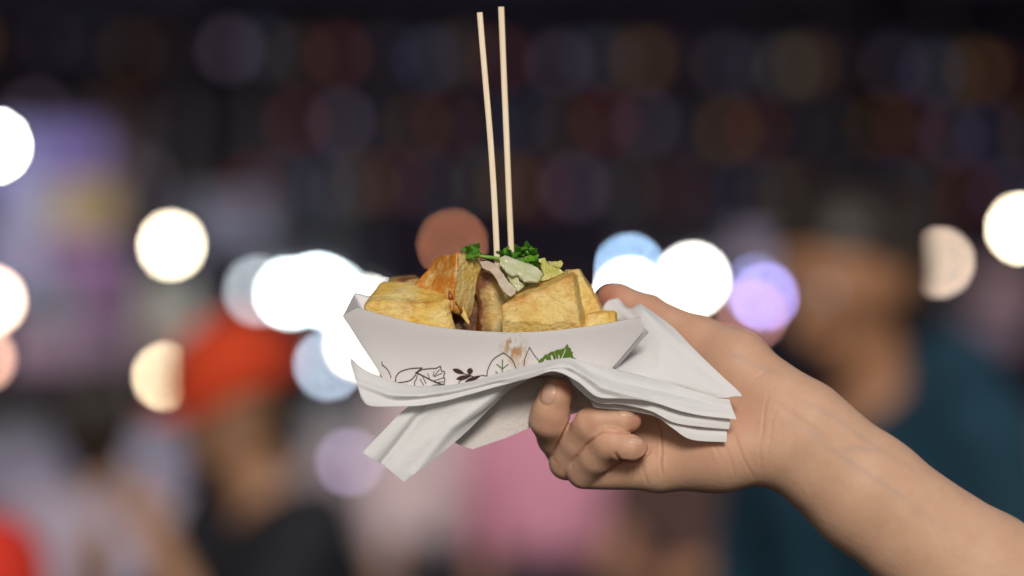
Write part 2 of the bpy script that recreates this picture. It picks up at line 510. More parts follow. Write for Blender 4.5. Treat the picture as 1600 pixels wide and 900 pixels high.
def person(loc, rz, H, label, skin, hair, top, legs, lean=0.0, nod=0.0, arms=None, sleeve=True, cap=None, hood=False, longhair=False, hx=.007):
    s = H / 1.72
    a = -0.0
    def L(p):                       # leaning upper body
        p = rotx(p, (0, 0, .92), lean) if p[2] > .92 else p
        return (p[0] * s, p[1] * s, p[2] * s)
    def Hd(p): return L(rotx(p, (0, 0, 1.49), nod))
    root = tag(empty('person', loc, rz), label, 'person')
    arms = arms or {}
    J = {}
    for sd, nm in ((-1, 'r'), (1, 'l')):
        e, w = arms.get(nm, ((sd * .235, .03, 1.12), (sd * .24, -.06, .87)))
        J[nm] = (L((sd * .175, 0, 1.385)), tuple(q * s for q in e), tuple(q * s for q in w))
        if nm not in arms: J[nm] = (J[nm][0], L(e), L(w) if w[2] > .92 else tuple(np.array(L(e)) + np.array((0, -.06, -.25)) * s))
    def bounds(pad):
        pts = [Hd((0, 0, 1.75)), L((0, 0, 1.4)), (0, 0, 0), (.2 * s, -.22 * s, 0), (-.2 * s, .15 * s, 0)] + [q for j in J.values() for q in j] + [L((.25, .2, 1.3)), L((-.25, -.2, 1.3))]
        pts = np.array(pts)
        return pts.min(0) - pad, pts.max(0) + pad
    lo, hi = bounds(.17)
    # body: one continuous skin
    F = Field(lo, hi, hx)
    c = lambda A, B, ra, rb, k=.03, **kw: F.cone(A, B, ra * s, rb * s, k * s, **kw)
    for sd in (-1, 1):
        c(L((sd * .06, 0, 1.02)), L((sd * .075, 0, 1.28)), .095, .11)
        c((sd * .085 * s, 0, .92 * s), (sd * .10 * s, -.01 * s, .50 * s), .085, .055)
        c((sd * .10 * s, -.01 * s, .50 * s), (sd * .105 * s, .03 * s, .09 * s), .052, .035)
        c((sd * .105 * s, .03 * s, .06 * s), (sd * .12 * s, -.13 * s, .035 * s), .035, .028)
        c(L((sd * .085, 0, .95)), L((sd * .06, 0, 1.1)), .10, .10)
        c(L((sd * .05, 0, 1.37)), L((sd * .17, 0, 1.385)), .055, .05, .04)
    for nm, sd in (('r', -1), ('l', 1)):
        A, B, W = J[nm]
        c(A, B, .047, .04, .03); c(B, W, .04, .027, .02)
        W = np.array(W); d = W - np.array(B); d /= np.linalg.norm(d)
        side = np.cross(d, (0, 1, 0)); 
        if np.linalg.norm(side) < .2: side = np.cross(d, (1, 0, 0))
        side /= np.linalg.norm(side)
        nrm = np.cross(side, d)
        pm = W + d * .085 * s
        c(W, pm, .025, .03, .02)
        for q, ln in ((-.024, .062), (-.008, .075), (.008, .07), (.024, .055)):
            b0 = pm + side * q * s
            b1 = b0 + (d * .6 * ln + nrm * .012) * s
            c(b0, b1, .0095, .0085, .006); c(b1, b1 + (d * .35 * ln + nrm * .022) * s, .0085, .007, .004)
        t0 = W + d * .035 * s + side * .026 * s * -sd
        t1 = t0 + (d * .03 - side * .022 * sd + nrm * .01) * s
        c(t0, t1, .012, .010, .008); c(t1, t1 + (d * .028 + nrm * .01) * s, .010, .008, .004)
    c(L((0, 0, 1.36)), Hd((0, .005, 1.52)), .058, .05, .03)
    c(Hd((0, .015, 1.615)), Hd((0, -.01, 1.615)), .088, .086, .02)
    c(Hd((0, -.03, 1.57)), Hd((0, -.042, 1.515)), .068, .042, .03)
    c(Hd((0, -.09, 1.595)), Hd((0, -.112, 1.558)), .010, .014, .012)
    c(Hd((-.018, -.088, 1.527)), Hd((.018, -.088, 1.527)), .009, .009, .006)
    for sd in (-1, 1):
        c(Hd((sd * .083, .01, 1.605)), Hd((sd * .08, .005, 1.565)), .018, .012, .006)
        F.cone(Hd((sd * .033, -.098, 1.598)), Hd((sd * .033, -.098, 1.598)), .016 * s, .016 * s, .012 * s, sub=True)
    v, q = F.mesh(1)
    link('body', fast_mesh(v, q), skin, root, world_coords=False)
    for sd in (-1, 1):
        link('eye', sphere_mesh(Hd((sd * .033, -.080, 1.598)), .0125 * s, 1, 10), M_eye, root, world_coords=False)
        link('iris', sphere_mesh(Hd((sd * .033, -.0885, 1.598)), .006 * s, 1, 8), M_socket, root, world_coords=False)
    # top
    F = Field(lo, hi, hx)
    for sd in (-1, 1):
        c(L((sd * .07, 0, .96)), L((sd * .08, 0, 1.28)), .125, .125, .05)
        c(L((sd * .05, .01, 1.36)), L((sd * .175, 0, 1.375)), .068, .068, .05)
    for nm in 'rl':
        A, B, W = J[nm]
        if sleeve:
            c(A, B, .066, .054, .03); c(B, tuple(np.array(B) + .93 * (np.array(W) - np.array(B))), .054, .040, .02)
        else:
            c(A, tuple(np.array(A) + .6 * (np.array(B) - np.array(A))), .066, .062, .03)
    if hood:
        c(L((-.07, .09, 1.43)), L((.07, .09, 1.43)), .07, .07, .04); c(L((0, .13, 1.40)), L((0, .13, 1.30)), .07, .05, .04)
    F.cone(L((0, -.03, 1.47)), Hd((0, -.02, 1.56)), .062 * s, .07 * s, .01, sub=True)
    v, q = F.mesh(2)
    link('jacket' if sleeve else 'shirt', fast_mesh(v, q), top, root, world_coords=False)
    # trousers and shoes
    F = Field(lo, hi, hx)
    for sd in (-1, 1):
        c((sd * .08 * s, 0, .97 * s), (sd * .105 * s, 0, .5 * s), .107, .075, .03)
        c((sd * .105 * s, 0, .5 * s), (sd * .108 * s, .03 * s, .14 * s), .075, .060, .03)
    v, q = F.mesh(2)
    link('trousers', fast_mesh(v, q), legs, root, world_coords=False)
    for sd in (-1, 1):
        F = Field((sd * .11 * s - .12, -.3, -.03), (sd * .11 * s + .12, .2, .2), hx)
        c((sd * .107 * s, .035 * s, .06 * s), (sd * .122 * s, -.14 * s, .047 * s), .05, .043, .02)
        v, q = F.mesh(1)
        v[:, 2] = np.maximum(v[:, 2], .004)
        link('shoe', fast_mesh(v, q), M_socket, root, world_coords=False)
    # hair
    F = Field(lo, hi, hx * .85)
    c(Hd((0, .03, 1.625)), Hd((0, .0, 1.64)), .095, .088, .03)
    for sd in (-1, 1): c(Hd((sd * .055, .035, 1.62)), Hd((sd * .055, .04, 1.53)), .05, .03, .03)
    c(Hd((0, .06, 1.6)), Hd((0, .055, 1.50)), .07, .045, .03)
    if longhair:
        c(Hd((-.05, .06, 1.56)), L((-.06, .10, 1.30)), .06, .045, .03); c(Hd((.05, .06, 1.56)), L((.06, .10, 1.30)), .06, .045, .03)
    F.cone(Hd((0, -.10, 1.55)), Hd((0, -.10, 1.60)), .085 * s, .06 * s, .02 * s, sub=True)
    v, q = F.mesh(1)
    v = v + np.array([mnoise.noise(Vector(p) * 60) * .006 for p in v])[:, None] * np.array([[1, 1, .4]])
    link('hair', fast_mesh(v, q), hair, root, world_coords=False)
    if cap is not None:
        F = Field(lo, hi, hx * .85)
        c(Hd((0, .022, 1.635)), Hd((0, .0, 1.64)), .110, .104, .03)
        v, q = F.mesh(1)
        # cut the crown open along the head's brow plane
        o = np.array(Hd((0, 0, 1.628))); up = np.array(Hd((0, 0, 1.728))) - o; up /= np.linalg.norm(up)
        hgt = (v - o) @ up
        keep = (hgt[q] > -.004).all(1)
        co = link('cap', fast_mesh(v, q[keep]), cap, root, world_coords=False)
        thick(co, .004)
        vs, fs = [], []
        for i in range(13):
            t = math.pi * (i / 12)
            x = -.09 * math.cos(t)
            for j, (ry, dz) in enumerate(((-.045, 0), (-.105, -.002), (-.165, -.016))):
                yy = .0 + ry * (math.sin(t) ** .6 if i not in (0, 12) else .05)
                vs.append(Hd((x * (1.05 if j == 0 else 1.0), yy, 1.634 + dz)))
            if i:
                for j in range(2): fs.append((3 * i - 3 + j, 3 * i - 2 + j, 3 * i + 1 + j, 3 * i + j))
        thick(link('visor', pydata(vs, fs), cap, co, world_coords=False), .004)
    return root

def cloth(name, col): return simple(name, col, .85, .18, 14, bump=.2)
SK1 = simple('skin_tan', (.36, .19, .11), .5, .08, 20); SK2 = simple('skin_brown', (.36, .17, .09), .5, .08, 20)
HB = simple('hair_black', (.022, .014, .010), .45, .3, 60)
DK = cloth('trousers_dark', (.02, .02, .028))

def hx_at(px, Y): return (px - 800) * S0 * Y / D0
# dark haired person in a teal jacket, leaning forward at the right
person((hx_at(1440, 3.2), 3.2, 0), math.radians(-48), 1.655, 'dark haired person in a deep teal hooded jacket leaning forward at the right',
       SK2, HB, cloth('jacket_teal', (.004, .032, .055)), DK, lean=.22, nod=.10, hood=True,
       arms={'l': ((.25, -.06, 1.10), (.22, -.28, 1.02)), 'r': ((-.24, -.10, 1.10), (-.2, -.26, .98))})
# person in the red cap, black top, eating
person((hx_at(496, 3.6), 3.6, 0), math.radians(-58), 1.455, 'person in an orange red cap and black top with a hand raised to the mouth',
       SK1, HB, cloth('top_black', (.010, .010, .014)), DK, lean=.22, nod=.10, sleeve=False, cap=cloth('cap_red', (.52, .042, .006)),
       arms={'r': ((-.22, -.30, 1.04), (-.04, -.40, 1.26)), 'l': ((.26, -.28, 1.12), (.07, -.33, 1.34))})
person((hx_at(868, 6.6), 6.6, 0), math.radians(170), 1.52, 'person in a pink top seen from behind under the curled fingers',
       SK1, HB, cloth('top_pink', (.58, .24, .33)), DK, sleeve=True)
person((hx_at(705, 7.0), 7.0, 0), math.radians(20), 1.50, 'person in a pale pinkish white top behind the napkin tail',
       SK1, HB, cloth('top_pale', (.52, .41, .43)), DK, sleeve=True)
person((hx_at(160, 4.4), 4.4, 0), math.radians(160), 1.36, 'short dark haired person in a whitish lilac top at the left',
       SK1, HB, cloth('top_lilac', (.36, .30, .37)), DK, sleeve=True)
person((hx_at(-150, 3.0), 3.0, 0), math.radians(-30), 1.45, 'person in a bright red top cut off by the left edge',
       SK1, HB, cloth('top_red', (.62, .03, .012)), DK, sleeve=True)
person((hx_at(1110, 5.6), 5.6, 0), math.radians(-15), 1.46, 'person in a reddish brown top low behind the wrist',
       SK2, HB, cloth('top_rust', (.07, .035, .03)), DK, sleeve=False,
       arms={'l': ((.25, -.14, 1.0), (.10, -.34, 1.02)), 'r': ((-.25, -.14, 1.0), (-.10, -.34, 1.0))})

# ------------------------------------------------------------------ paper tray
def paper_mat(name, col, bumpscale=900, bump=.12, trans=.18, emboss=False):
    m, t, b = new_mat(name)
    b.inputs['Roughness'].default_value = .75
    b.inputs['Specular IOR Level'].default_value = .25
    b.inputs['Base Color'].default_value = (*col, 1)
    tc = t.nodes.new('ShaderNodeTexCoord')
    if emboss:
        n = t.nodes.new('ShaderNodeTexVoronoi'); n.inputs['Scale'].default_value = 620; h = n.outputs['Distance']
    else:
        n = t.nodes.new('ShaderNodeTexNoise'); n.inputs['Scale'].default_value = bumpscale; n.inputs['Detail'].default_value = 5; h = n.outputs['Fac']
    t.links.new(tc.outputs['Object'], n.inputs['Vector'])
    bp = t.nodes.new('ShaderNodeBump'); bp.inputs['Strength'].default_value = bump; bp.inputs['Distance'].default_value = .0006
    t.links.new(h, bp.inputs['Height']); t.links.new(bp.outputs['Normal'], b.inputs['Normal'])
    tr = t.nodes.new('ShaderNodeBsdfTranslucent'); tr.inputs['Color'].default_value = (*col, 1)
    mx = t.nodes.new('ShaderNodeMixShader'); mx.inputs['Fac'].default_value = trans
    t.links.new(b.outputs['BSDF'], mx.inputs[1]); t.links.new(tr.outputs['BSDF'], mx.inputs[2])
    t.links.new(mx.outputs['Shader'], t.nodes['Material Output'].inputs['Surface'])
    return m, t, b

M_board, bt, bb = paper_mat('paperboard', (.80, .765, .755), 500, .05, .06)
def front_z(x, y):
    return 52 + (592 - y) * .48 + 5 * (1 - ((x - 770) / 235.0) ** 2)

RIM = [(534, 494), (558, 481), (600, 493), (650, 505.5), (700, 513.5), (750, 518), (800, 519.5), (850, 518), (900, 513), (950, 505.5), (1001, 495), (1005, 518)]
BOT = [(610, 609), (613, 609), (636, 609), (670, 608), (704, 607), (738, 603), (774, 597), (810, 591), (846, 587), (890, 583), (940, 579), (955, 577)]
def tray_panel(top, bot, zf, n=6, sub=4):
    T = [ (x, y) for x, y in top ]
    # keep the sharp corners, smooth only the long curve
    core_t = catmull(np.array(T[1:-1], float), sub); core_b = catmull(np.array(bot[1:-1], float), sub)
    tt = [T[0]] + [tuple(p) for p in core_t] + [T[-1]]; bb_ = [bot[0]] + [tuple(p) for p in core_b] + [bot[-1]]
    vs, fs = [], []
    for i in range(len(tt)):
        for j in range(n + 1):
            f = j / n
            x = tt[i][0] * (1 - f) + bb_[i][0] * f; y = tt[i][1] * (1 - f) + bb_[i][1] * f
            vs.append(P(x, y, zf(x, y)))
        if i:
            for j in range(n): a = (i - 1) * (n + 1) + j; fs.append((a, a + 1, a + n + 2, a + n + 1))
    return pydata(vs, fs)

tray = tag(empty('food_tray', P(780, 594, 0)), 'white paper boat tray printed with leaves, full of fried tofu', 'food tray')
# front panel with a sauce-stained patch
M_front, ft, fb = paper_mat('paperboard_stained', (.80, .765, .755), 500, .05, .06)
tc = ft.nodes.new('ShaderNodeTexCoord')
c0 = P(803, 543, front_z(803, 543)) - tray.location
mp = ft.nodes.new('ShaderNodeMapping'); mp.vector_type = 'TEXTURE'
mp.inputs['Location'].default_value = c0; mp.inputs['Scale'].default_value = (26 * S0, .05, 42 * S0); mp.inputs['Rotation'].default_value = (0, math.radians(-18), 0)
ln = ft.nodes.new('ShaderNodeVectorMath'); ln.operation = 'LENGTH'
nz = ft.nodes.new('ShaderNodeTexNoise'); nz.inputs['Scale'].default_value = 330; nz.inputs['Detail'].default_value = 3
nm = ft.nodes.new('ShaderNodeMapping'); nm.inputs['Scale'].default_value = (1.3, 1, .4)
mr = ft.nodes.new('ShaderNodeMapRange'); mr.inputs['From Min'].default_value = 1.0; mr.inputs['From Max'].default_value = .25
mr2 = ft.nodes.new('ShaderNodeMapRange'); mr2.inputs['From Min'].default_value = .42; mr2.inputs['From Max'].default_value = .58
mu = ft.nodes.new('ShaderNodeMath'); mu.operation = 'MULTIPLY'
mu2 = ft.nodes.new('ShaderNodeMath'); mu2.operation = 'MULTIPLY'; mu2.inputs[1].default_value = .95
cm = ft.nodes.new('ShaderNodeMix'); cm.data_type = 'RGBA'
cm.inputs['A'].default_value = (.80, .765, .755, 1); cm.inputs['B'].default_value = (.52, .28, .10, 1)
L_ = ft.links.new
L_(tc.outputs['Object'], mp.inputs['Vector']); L_(mp.outputs['Vector'], ln.inputs[0]); L_(ln.outputs['Value'], mr.inputs['Value'])
L_(tc.outputs['Object'], nm.inputs['Vector']); L_(nm.outputs['Vector'], nz.inputs['Vector']); L_(nz.outputs['Fac'], mr2.inputs['Value'])
L_(mr.outputs['Result'], mu.inputs[0]); L_(mr2.outputs['Result'], mu.inputs[1]); L_(mu.outputs['Value'], mu2.inputs[0]); L_(mu2.outputs['Value'], cm.inputs['Factor']); L_(cm.outputs['Result'], fb.inputs['Base Color'])
fp = thick(link('front_panel', tray_panel(RIM, BOT, front_z), M_front, tray), .0005, -1)

def quad_sheet(a, b, c, d, n=8, bow=0.0):
    vs, fs = [], []
    for i in range(n + 1):
        for j in range(n + 1):
            u, v = i / n, j / n
            p = (np.array(a) * (1 - u) + np.array(b) * u) * (1 - v) + (np.array(d) * (1 - u) + np.array(c) * u) * v
            p[1] += bow * math.sin(math.pi * u) * (1 - v)
            vs.append(P(*p))
    for i in range(n):
        for j in range(n): q = i * (n + 1) + j; fs.append((q, q + 1, q + n + 2, q + n + 1))
    return pydata(vs, fs)

ZFL, ZFR = front_z(534, 494), front_z(1003, 500)
thick(link('end_panel', quad_sheet((536, 494, ZFL - 3), (552, 457, -118), (612, 575, -90), (602, 592, 51)), M_board, tray), .0005)
thick(link('end_panel', quad_sheet((1001, 499, ZFR - 4), (976, 503, -100), (944, 575, -86), (952, 577, 50)), M_board, tray), .0005)
thick(link('back_panel', quad_sheet((552, 457, -120), (976, 503, -102), (944, 576, -88), (612, 576, -92), bow=22), M_board, tray), .0005)
thick(link('base_panel', quad_sheet((602, 593, 50), (953, 578, 49), (944, 576, -87), (612, 576, -91)), M_board, tray), .0005)
thick(link('glued_flap', quad_sheet((1004, 512, ZFR - 8), (1013, 519, ZFR - 16), (960, 577, 38), (952, 578, 46), n=4), M_board, tray), .0005)

# printed leaves: flat ink on the front panel
ink_brown = simple('ink_brown', (.055, .022, .024), .6, .1); ink_grey = simple('ink_grey_green', (.10, .10, .055), .6, .1)
ink_green = simple('ink_green', (.10, .19, .015), .6, .1); ink_thin = simple('ink_dark', (.05, .035, .035), .6, .1)
def z3(x, y): return (540 + x / 5.0, 500 + y / 5.0)
def z4(x, y): return (800 + x / 4.0, 500 + y / 4.0)
def on_panel(x, y, d=.9): return P(x, y, front_z(x, y) + d)
def stroke(pts, w=1.5, close=False, lvl=.9):
    pts = np.array(pts, float)
    if len(pts) > 2: pts = catmull(pts, 5)
    vs, fs = [], []
    for i in range(len(pts)):
        d = pts[min(i + 1, len(pts) - 1)] - pts[max(i - 1, 0)]; d = d / max(np.hypot(*d), 1e-6)
        n = np.array((-d[1], d[0])) * w / 2
        vs += [on_panel(*(pts[i] + n), lvl), on_panel(*(pts[i] - n), lvl)]
        if i: fs.append((2 * i - 2, 2 * i - 1, 2 * i + 1, 2 * i))
    return pydata(vs, fs)
def fill(pts, lvl=.9):
    vs = [on_panel(x, y, lvl) for x, y in pts]
    return pydata(vs, [tuple(range(len(vs)))])
def leaf_shape(a, b, w):
    a, b = np.array(a, float), np.array(b, float); d = b - a; n = np.array((-d[1], d[0])) / np.hypot(*d) * w
    up = [a + d * t + n * math.sin(math.pi * t ** .8) for t in np.linspace(0, 1, 9)]
    dn = [a + d * t - n * math.sin(math.pi * t ** .8) for t in np.linspace(1, 0, 9)][1:-1]
    return up + dn
def printed(parts, mat):
    o = link('printed_leaf', join_mesh(parts), mat, fp, smooth=False); return o
Z = lambda *p: [z3(*q) for q in p]
printed([stroke(Z((388, 492), (396, 440), (432, 402), (510, 380), (600, 374))), stroke(Z((600, 374), (560, 405), (535, 445), (490, 478), (388, 493)))], ink_brown)
printed([stroke(Z((558, 410), (600, 388), (660, 380), (705, 378), (742, 360))), stroke(Z((742, 360), (748, 395), (775, 408), (766, 440), (776, 470), (760, 505), (700, 508), (650, 520), (600, 526), (545, 514), (538, 490), (552, 462), (560, 430))),
         stroke(Z((690, 440), (735, 385)), 1.1), stroke(Z((682, 440), (692, 400)), 1.1), stroke(Z((690, 444), (755, 415)), 1.1), stroke(Z((640, 415), (655, 455)), 1.1), stroke(Z((580, 460), (610, 510)), 1.1), stroke(Z((600, 440), (630, 500)), 1.1), stroke(Z((690, 475), (770, 450)), 1.1), stroke(Z((700, 490), (765, 482)), 1.1)], ink_grey)
printed([stroke(Z((545, 408), (600, 435), (690, 480), (815, 526)), 1.9)], ink_thin)
printed([fill(leaf_shape(z3(836, 384), z3(934, 422), 3.6)), fill(leaf_shape(z3(975, 374), z3(968, 432), 4.6)), fill(leaf_shape(z3(862, 462), z3(982, 438), 3.6)),
         fill(leaf_shape(z3(930, 488), z3(1062, 432), 3.4)), stroke(Z((930, 422), (985, 438), (1010, 455)), 1.4), stroke(Z((910, 464), (885, 490), (866, 520)), 1.2)], ink_brown)
printed([stroke(Z((1060, 432), (1105, 438))), stroke(Z((1105, 438), (1110, 392), (1150, 312), (1232, 256))), stroke(Z((1232, 256), (1300, 308), (1330, 380), (1332, 420)))], ink_grey)
printed([stroke(Z((1226, 310), (1224, 412)), 1.7), stroke(Z((1180, 345), (1225, 382)), 1.5), stroke(Z((1272, 345), (1225, 382)), 1.5), stroke(Z((1172, 402), (1190, 420)), 1.5), stroke(Z((1275, 392), (1258, 412)), 1.5)], ink_green)
printed([stroke(Z((1394, 364), (1402, 300), (1437, 212)), 1.2), stroke(Z((1437, 212), (1470, 268), (1512, 322)), 1.2)], ink_grey)
Z4 = lambda *p: [z4(*q) for q in p]
for poly in (((163, 268), (178, 242), (190, 238), (205, 218), (222, 214), (232, 246), (222, 252), (206, 240), (196, 260)),
             ((224, 212), (246, 198), (262, 196), (276, 240), (262, 248), (252, 218), (240, 220), (246, 250), (234, 250)),
             ((264, 195), (286, 184), (300, 186), (328, 174), (330, 188), (308, 236), (300, 244), (296, 216), (288, 214), (290, 242), (280, 240)),
             ((330, 172), (346, 148), (356, 172), (370, 178), (368, 192), (382, 204), (378, 218), (386, 236), (360, 232), (330, 238), (316, 236), (336, 190))):
    printed([fill(Z4(*poly))], ink_green)
printed([stroke(Z4((372, 236), (400, 242)), 1.4)], ink_green)
printed([stroke(Z((284, 325), (284, 345), (290, 360)), 1.2), stroke(Z((290, 352), (325, 385), (345, 420), (356, 455)), 1.2)], ink_brown)

# ------------------------------------------------------------------ fried tofu
def tofu_mat(name, pale, gold, brown, amount, wet=0.0):
    m, t, b = new_mat(name)
    tc = t.nodes.new('ShaderNodeTexCoord')
    n1 = t.nodes.new('ShaderNodeTexNoise'); n1.inputs['Scale'].default_value = 60; n1.inputs['Detail'].default_value = 7; n1.inputs['Roughness'].default_value = .65
    n2 = t.nodes.new('ShaderNodeTexNoise'); n2.inputs['Scale'].default_value = 420; n2.inputs['Detail'].default_value = 4
    r1 = t.nodes.new('ShaderNodeValToRGB')
    r1.color_ramp.elements[0].position = .42; r1.color_ramp.elements[1].position = .60
    r1.color_ramp.elements[0].color = (*pale, 1); r1.color_ramp.elements[1].color = (*gold, 1)
    at_ = t.nodes.new('ShaderNodeAttribute'); at_.attribute_name = 'brown'
    ad = t.nodes.new('ShaderNodeMath'); ad.operation = 'MULTIPLY_ADD'; ad.inputs[1].default_value = 1.1; 
    sb = t.nodes.new('ShaderNodeMath'); sb.operation = 'MULTIPLY_ADD'; sb.inputs[1].default_value = 1.2; sb.inputs[2].default_value = -.62
    mx = t.nodes.new('ShaderNodeMix'); mx.data_type = 'RGBA'; mx.inputs['B'].default_value = (*brown, 1)
    L = t.links.new
    L(tc.outputs['Object'], n1.inputs['Vector']); L(tc.outputs['Object'], n2.inputs['Vector'])
    L(n1.outputs['Fac'], r1.inputs['Fac'])
    L(n2.outputs['Fac'], sb.inputs[0]); L(at_.outputs['Fac'], ad.inputs[0]); L(sb.outputs['Value'], ad.inputs[2])
    cl = t.nodes.new('ShaderNodeClamp'); L(ad.outputs['Value'], cl.inputs['Value'])
    L(cl.outputs['Result'], mx.inputs['Factor']); L(r1.outputs['Color'], mx.inputs['A']); L(mx.outputs['Result'], b.inputs['Base Color'])
    rr_ = t.nodes.new('ShaderNodeMapRange'); rr_.inputs['From Min'].default_value = .35; rr_.inputs['From Max'].default_value = .62
    rr_.inputs['To Min'].default_value = .26 - .1 * wet; rr_.inputs['To Max'].default_value = .75 - .25 * wet
    n4 = t.nodes.new('ShaderNodeTexNoise'); n4.inputs['Scale'].default_value = 190; n4.inputs['Detail'].default_value = 4
    L(tc.outputs['Object'], n4.inputs['Vector']); L(n4.outputs['Fac'], rr_.inputs['Value']); L(rr_.outputs['Result'], b.inputs['Roughness'])
    b.inputs['Coat Weight'].default_value = .03 + .35 * wet; b.inputs['Coat Roughness'].default_value = .22
    b.inputs['Subsurface Weight'].default_value = .12; b.inputs['Subsurface Radius'].default_value = (.003, .0015, .0006)
    bp = t.nodes.new('ShaderNodeBump'); bp.inputs['Strength'].default_value = .7; bp.inputs['Distance'].default_value = .0009
    n3 = t.nodes.new('ShaderNodeTexNoise'); n3.inputs['Scale'].default_value = 1300; n3.inputs['Detail'].default_value = 5
    L(tc.outputs['Object'], n3.inputs['Vector'])
    vb = t.nodes.new('ShaderNodeTexVoronoi'); vb.feature = 'SMOOTH_F1'; vb.inputs['Scale'].default_value = 480; vb.inputs['Randomness'].default_value = 1
    L(tc.outputs['Object'], vb.inputs['Vector'])
    hb = t.nodes.new('ShaderNodeMath'); hb.operation = 'MULTIPLY_ADD'; hb.inputs[1].default_value = -1.1
    L(vb.outputs['Distance'], hb.inputs[0]); L(n3.outputs['Fac'], hb.inputs[2]); L(hb.outputs['Value'], bp.inputs['Height']); L(bp.outputs['Normal'], b.inputs['Normal'])
    return m

def tofu(front, back, mat, label, seed, rnd=.24, rough=4.0, edge_brown=.42, face_brown=None, n=32):
    """front/back: four corners TL,TR,BR,BL in (px,py,z)"""
    Fq, Bq = np.array(front, float), np.array(back, float)
    rs = np.array([seed * 3.7, seed * 1.3, seed * 2.1])
    ids, vs, fs, br = {}, [], [], []
    def vert(p):
        key = tuple(np.round(p, 5))
        if key in ids: return ids[key]
        p = np.array(p)
        inner = np.clip(p, -1 + rnd, 1 - rnd)
        d = p - inner; L = np.linalg.norm(d)
        q = inner + d / L * rnd if L > 1e-9 else p
        u, v, w = (q[0] + 1) / 2, (1 - q[2]) / 2, (q[1] + 1) / 2     # w: 0 front .. 1 back
        f = (Fq[0] * (1 - u) + Fq[1] * u) * (1 - v) + (Fq[3] * (1 - u) + Fq[2] * u) * v
        b = (Bq[0] * (1 - u) + Bq[1] * u) * (1 - v) + (Bq[3] * (1 - u) + Bq[2] * u) * v
        r = f * (1 - w) + b * w
        nn = q - inner * .55; nn = nn / np.linalg.norm(nn)
        nv = Vector(tuple(r * .011 + rs))
        h = mnoise.noise(nv) * 2.2 + mnoise.noise(nv * 3.0) * 1.0 + mnoise.noise(nv * 7) * .22 + mnoise.noise(nv * 16) * .16
        r = r + np.array((nn[0], -nn[2], -nn[1])) * h * rough
        r[2] = min(r[2], front_z(r[0], r[1]) - 5 - max(0, r[1] - 520) * .3)
        ids[key] = len(vs); vs.append(P(*r))
        edge = np.sort(np.abs(p))[1]
        e = max(0, (edge - .70) / .30) * edge_brown * (1 + 1.1 * mnoise.noise(nv * 3.3)) + .24 * mnoise.noise(nv * 2.1) + .22 * mnoise.noise(nv * 6)
        if face_brown: e += face_brown(u, v, w) * (1 + .6 * mnoise.noise(nv * 5))
        br.append(min(1, max(0, e)))
        return ids[key]
    g_ = np.linspace(-1, 1, n + 1)
    for ax in range(3):
        for sgn in (-1, 1):
            for i in range(n):
                for j in range(n):
                    q = []
                    for a, b in ((i, j), (i + 1, j), (i + 1, j + 1), (i, j + 1)):
                        p = [0, 0, 0]; p[ax] = sgn; p[(ax + 1) % 3] = g_[a]; p[(ax + 2) % 3] = g_[b]
                        q.append(vert(p))
                    fs.append(q if sgn > 0 else q[::-1])
    me = pydata(vs, fs)
    a = me.attributes.new('brown', 'FLOAT', 'POINT'); a.data.foreach_set('value', br)
    bm = bmesh.new(); bm.from_mesh(me); bmesh.ops.recalc_face_normals(bm, faces=bm.faces); bm.to_mesh(me); bm.free()
    o = link('fried_tofu', me, mat)
    return tag(o, label, 'tofu', 'fried tofu pieces in the paper tray')

TA = tofu_mat('tofu_golden', (.82, .63, .24), (.76, .48, .09), (.48, .18, .02), .5)
TB = tofu_mat('tofu_glazed', (.80, .64, .28), (.72, .50, .14), (.56, .19, .006), .7, wet=.8)
TC = tofu_mat('tofu_dark', (.66, .50, .20), (.58, .34, .08), (.17, .05, .008), .7, wet=.25)
TD = tofu_mat('tofu_tan', (.82, .60, .22), (.77, .50, .12), (.56, .22, .03), .4)
tofu([(566, 478, 86), (706, 466, 84), (722, 545, 84), (574, 545, 84)], [(592, 436, 0), (690, 441, 0), (700, 540, 0), (590, 540, 0)], TA,
     'broad golden tofu slab at the left front corner of the tray', 1, rough=4.2, rnd=.2)
tofu([(676, 402, 10), (715, 391, 52), (706, 486, 66), (634, 462, 20)], [(722, 398, -58), (756, 408, 8), (736, 500, 14), (690, 486, -50)], TB,
     'tall glazed tofu cube, highest of the pile, orange on its left face', 2, rough=3.2, rnd=.13,
     edge_brown=.12, face_brown=lambda u, v, w: (.85 + .35 * max(0, 1 - u * 3)) * max(0, 1 - w * 6) + .9 * max(0, v - .62) * (1 if w > .05 else 0))
tofu([(746, 428, 18), (792, 432, 22), (790, 545, 40), (752, 545, 30)], [(756, 418, -60), (800, 424, -60), (800, 540, -50), (735, 540, -50)], TC,
     'dark sauced tofu piece in the gap in the middle of the pile', 3, rough=4.2, face_brown=lambda u, v, w: -.1 + 1.1 * max(0, 1 - u * 1.7) + .5 * max(0, 1 - v * 4) + .8 * max(0, v - .55))
tofu([(780, 478, 96), (894, 430, 84), (910, 545, 96), (783, 545, 100)], [(822, 448, 20), (900, 421, 22), (926, 540, 34), (800, 540, 10)], TD,
     'largest smooth tan tofu block at the right front of the tray', 4, rough=3.0, rnd=.14, edge_brown=.3,
     face_brown=lambda u, v, w: .34 * max(0, 1 - v * 3.0))
tofu([(886, 424, 40), (906, 418, 30), (941, 486, 22), (908, 510, 34)], [(880, 424, -36), (908, 424, -36), (942, 484, -40), (905, 510, -40)], TA,
     'pale tofu wedge leaning on the right side of the tan block', 5, rough=3.2, rnd=.18)
tofu([(916, 491, 62), (962, 488, 52), (968, 530, 60), (914, 535, 66)], [(918, 488, -10), (962, 488, -20), (962, 530, -20), (914, 530, -10)], TA,
     'small tofu end piece at the right rim of the tray', 6, rough=4.0, rnd=.25)
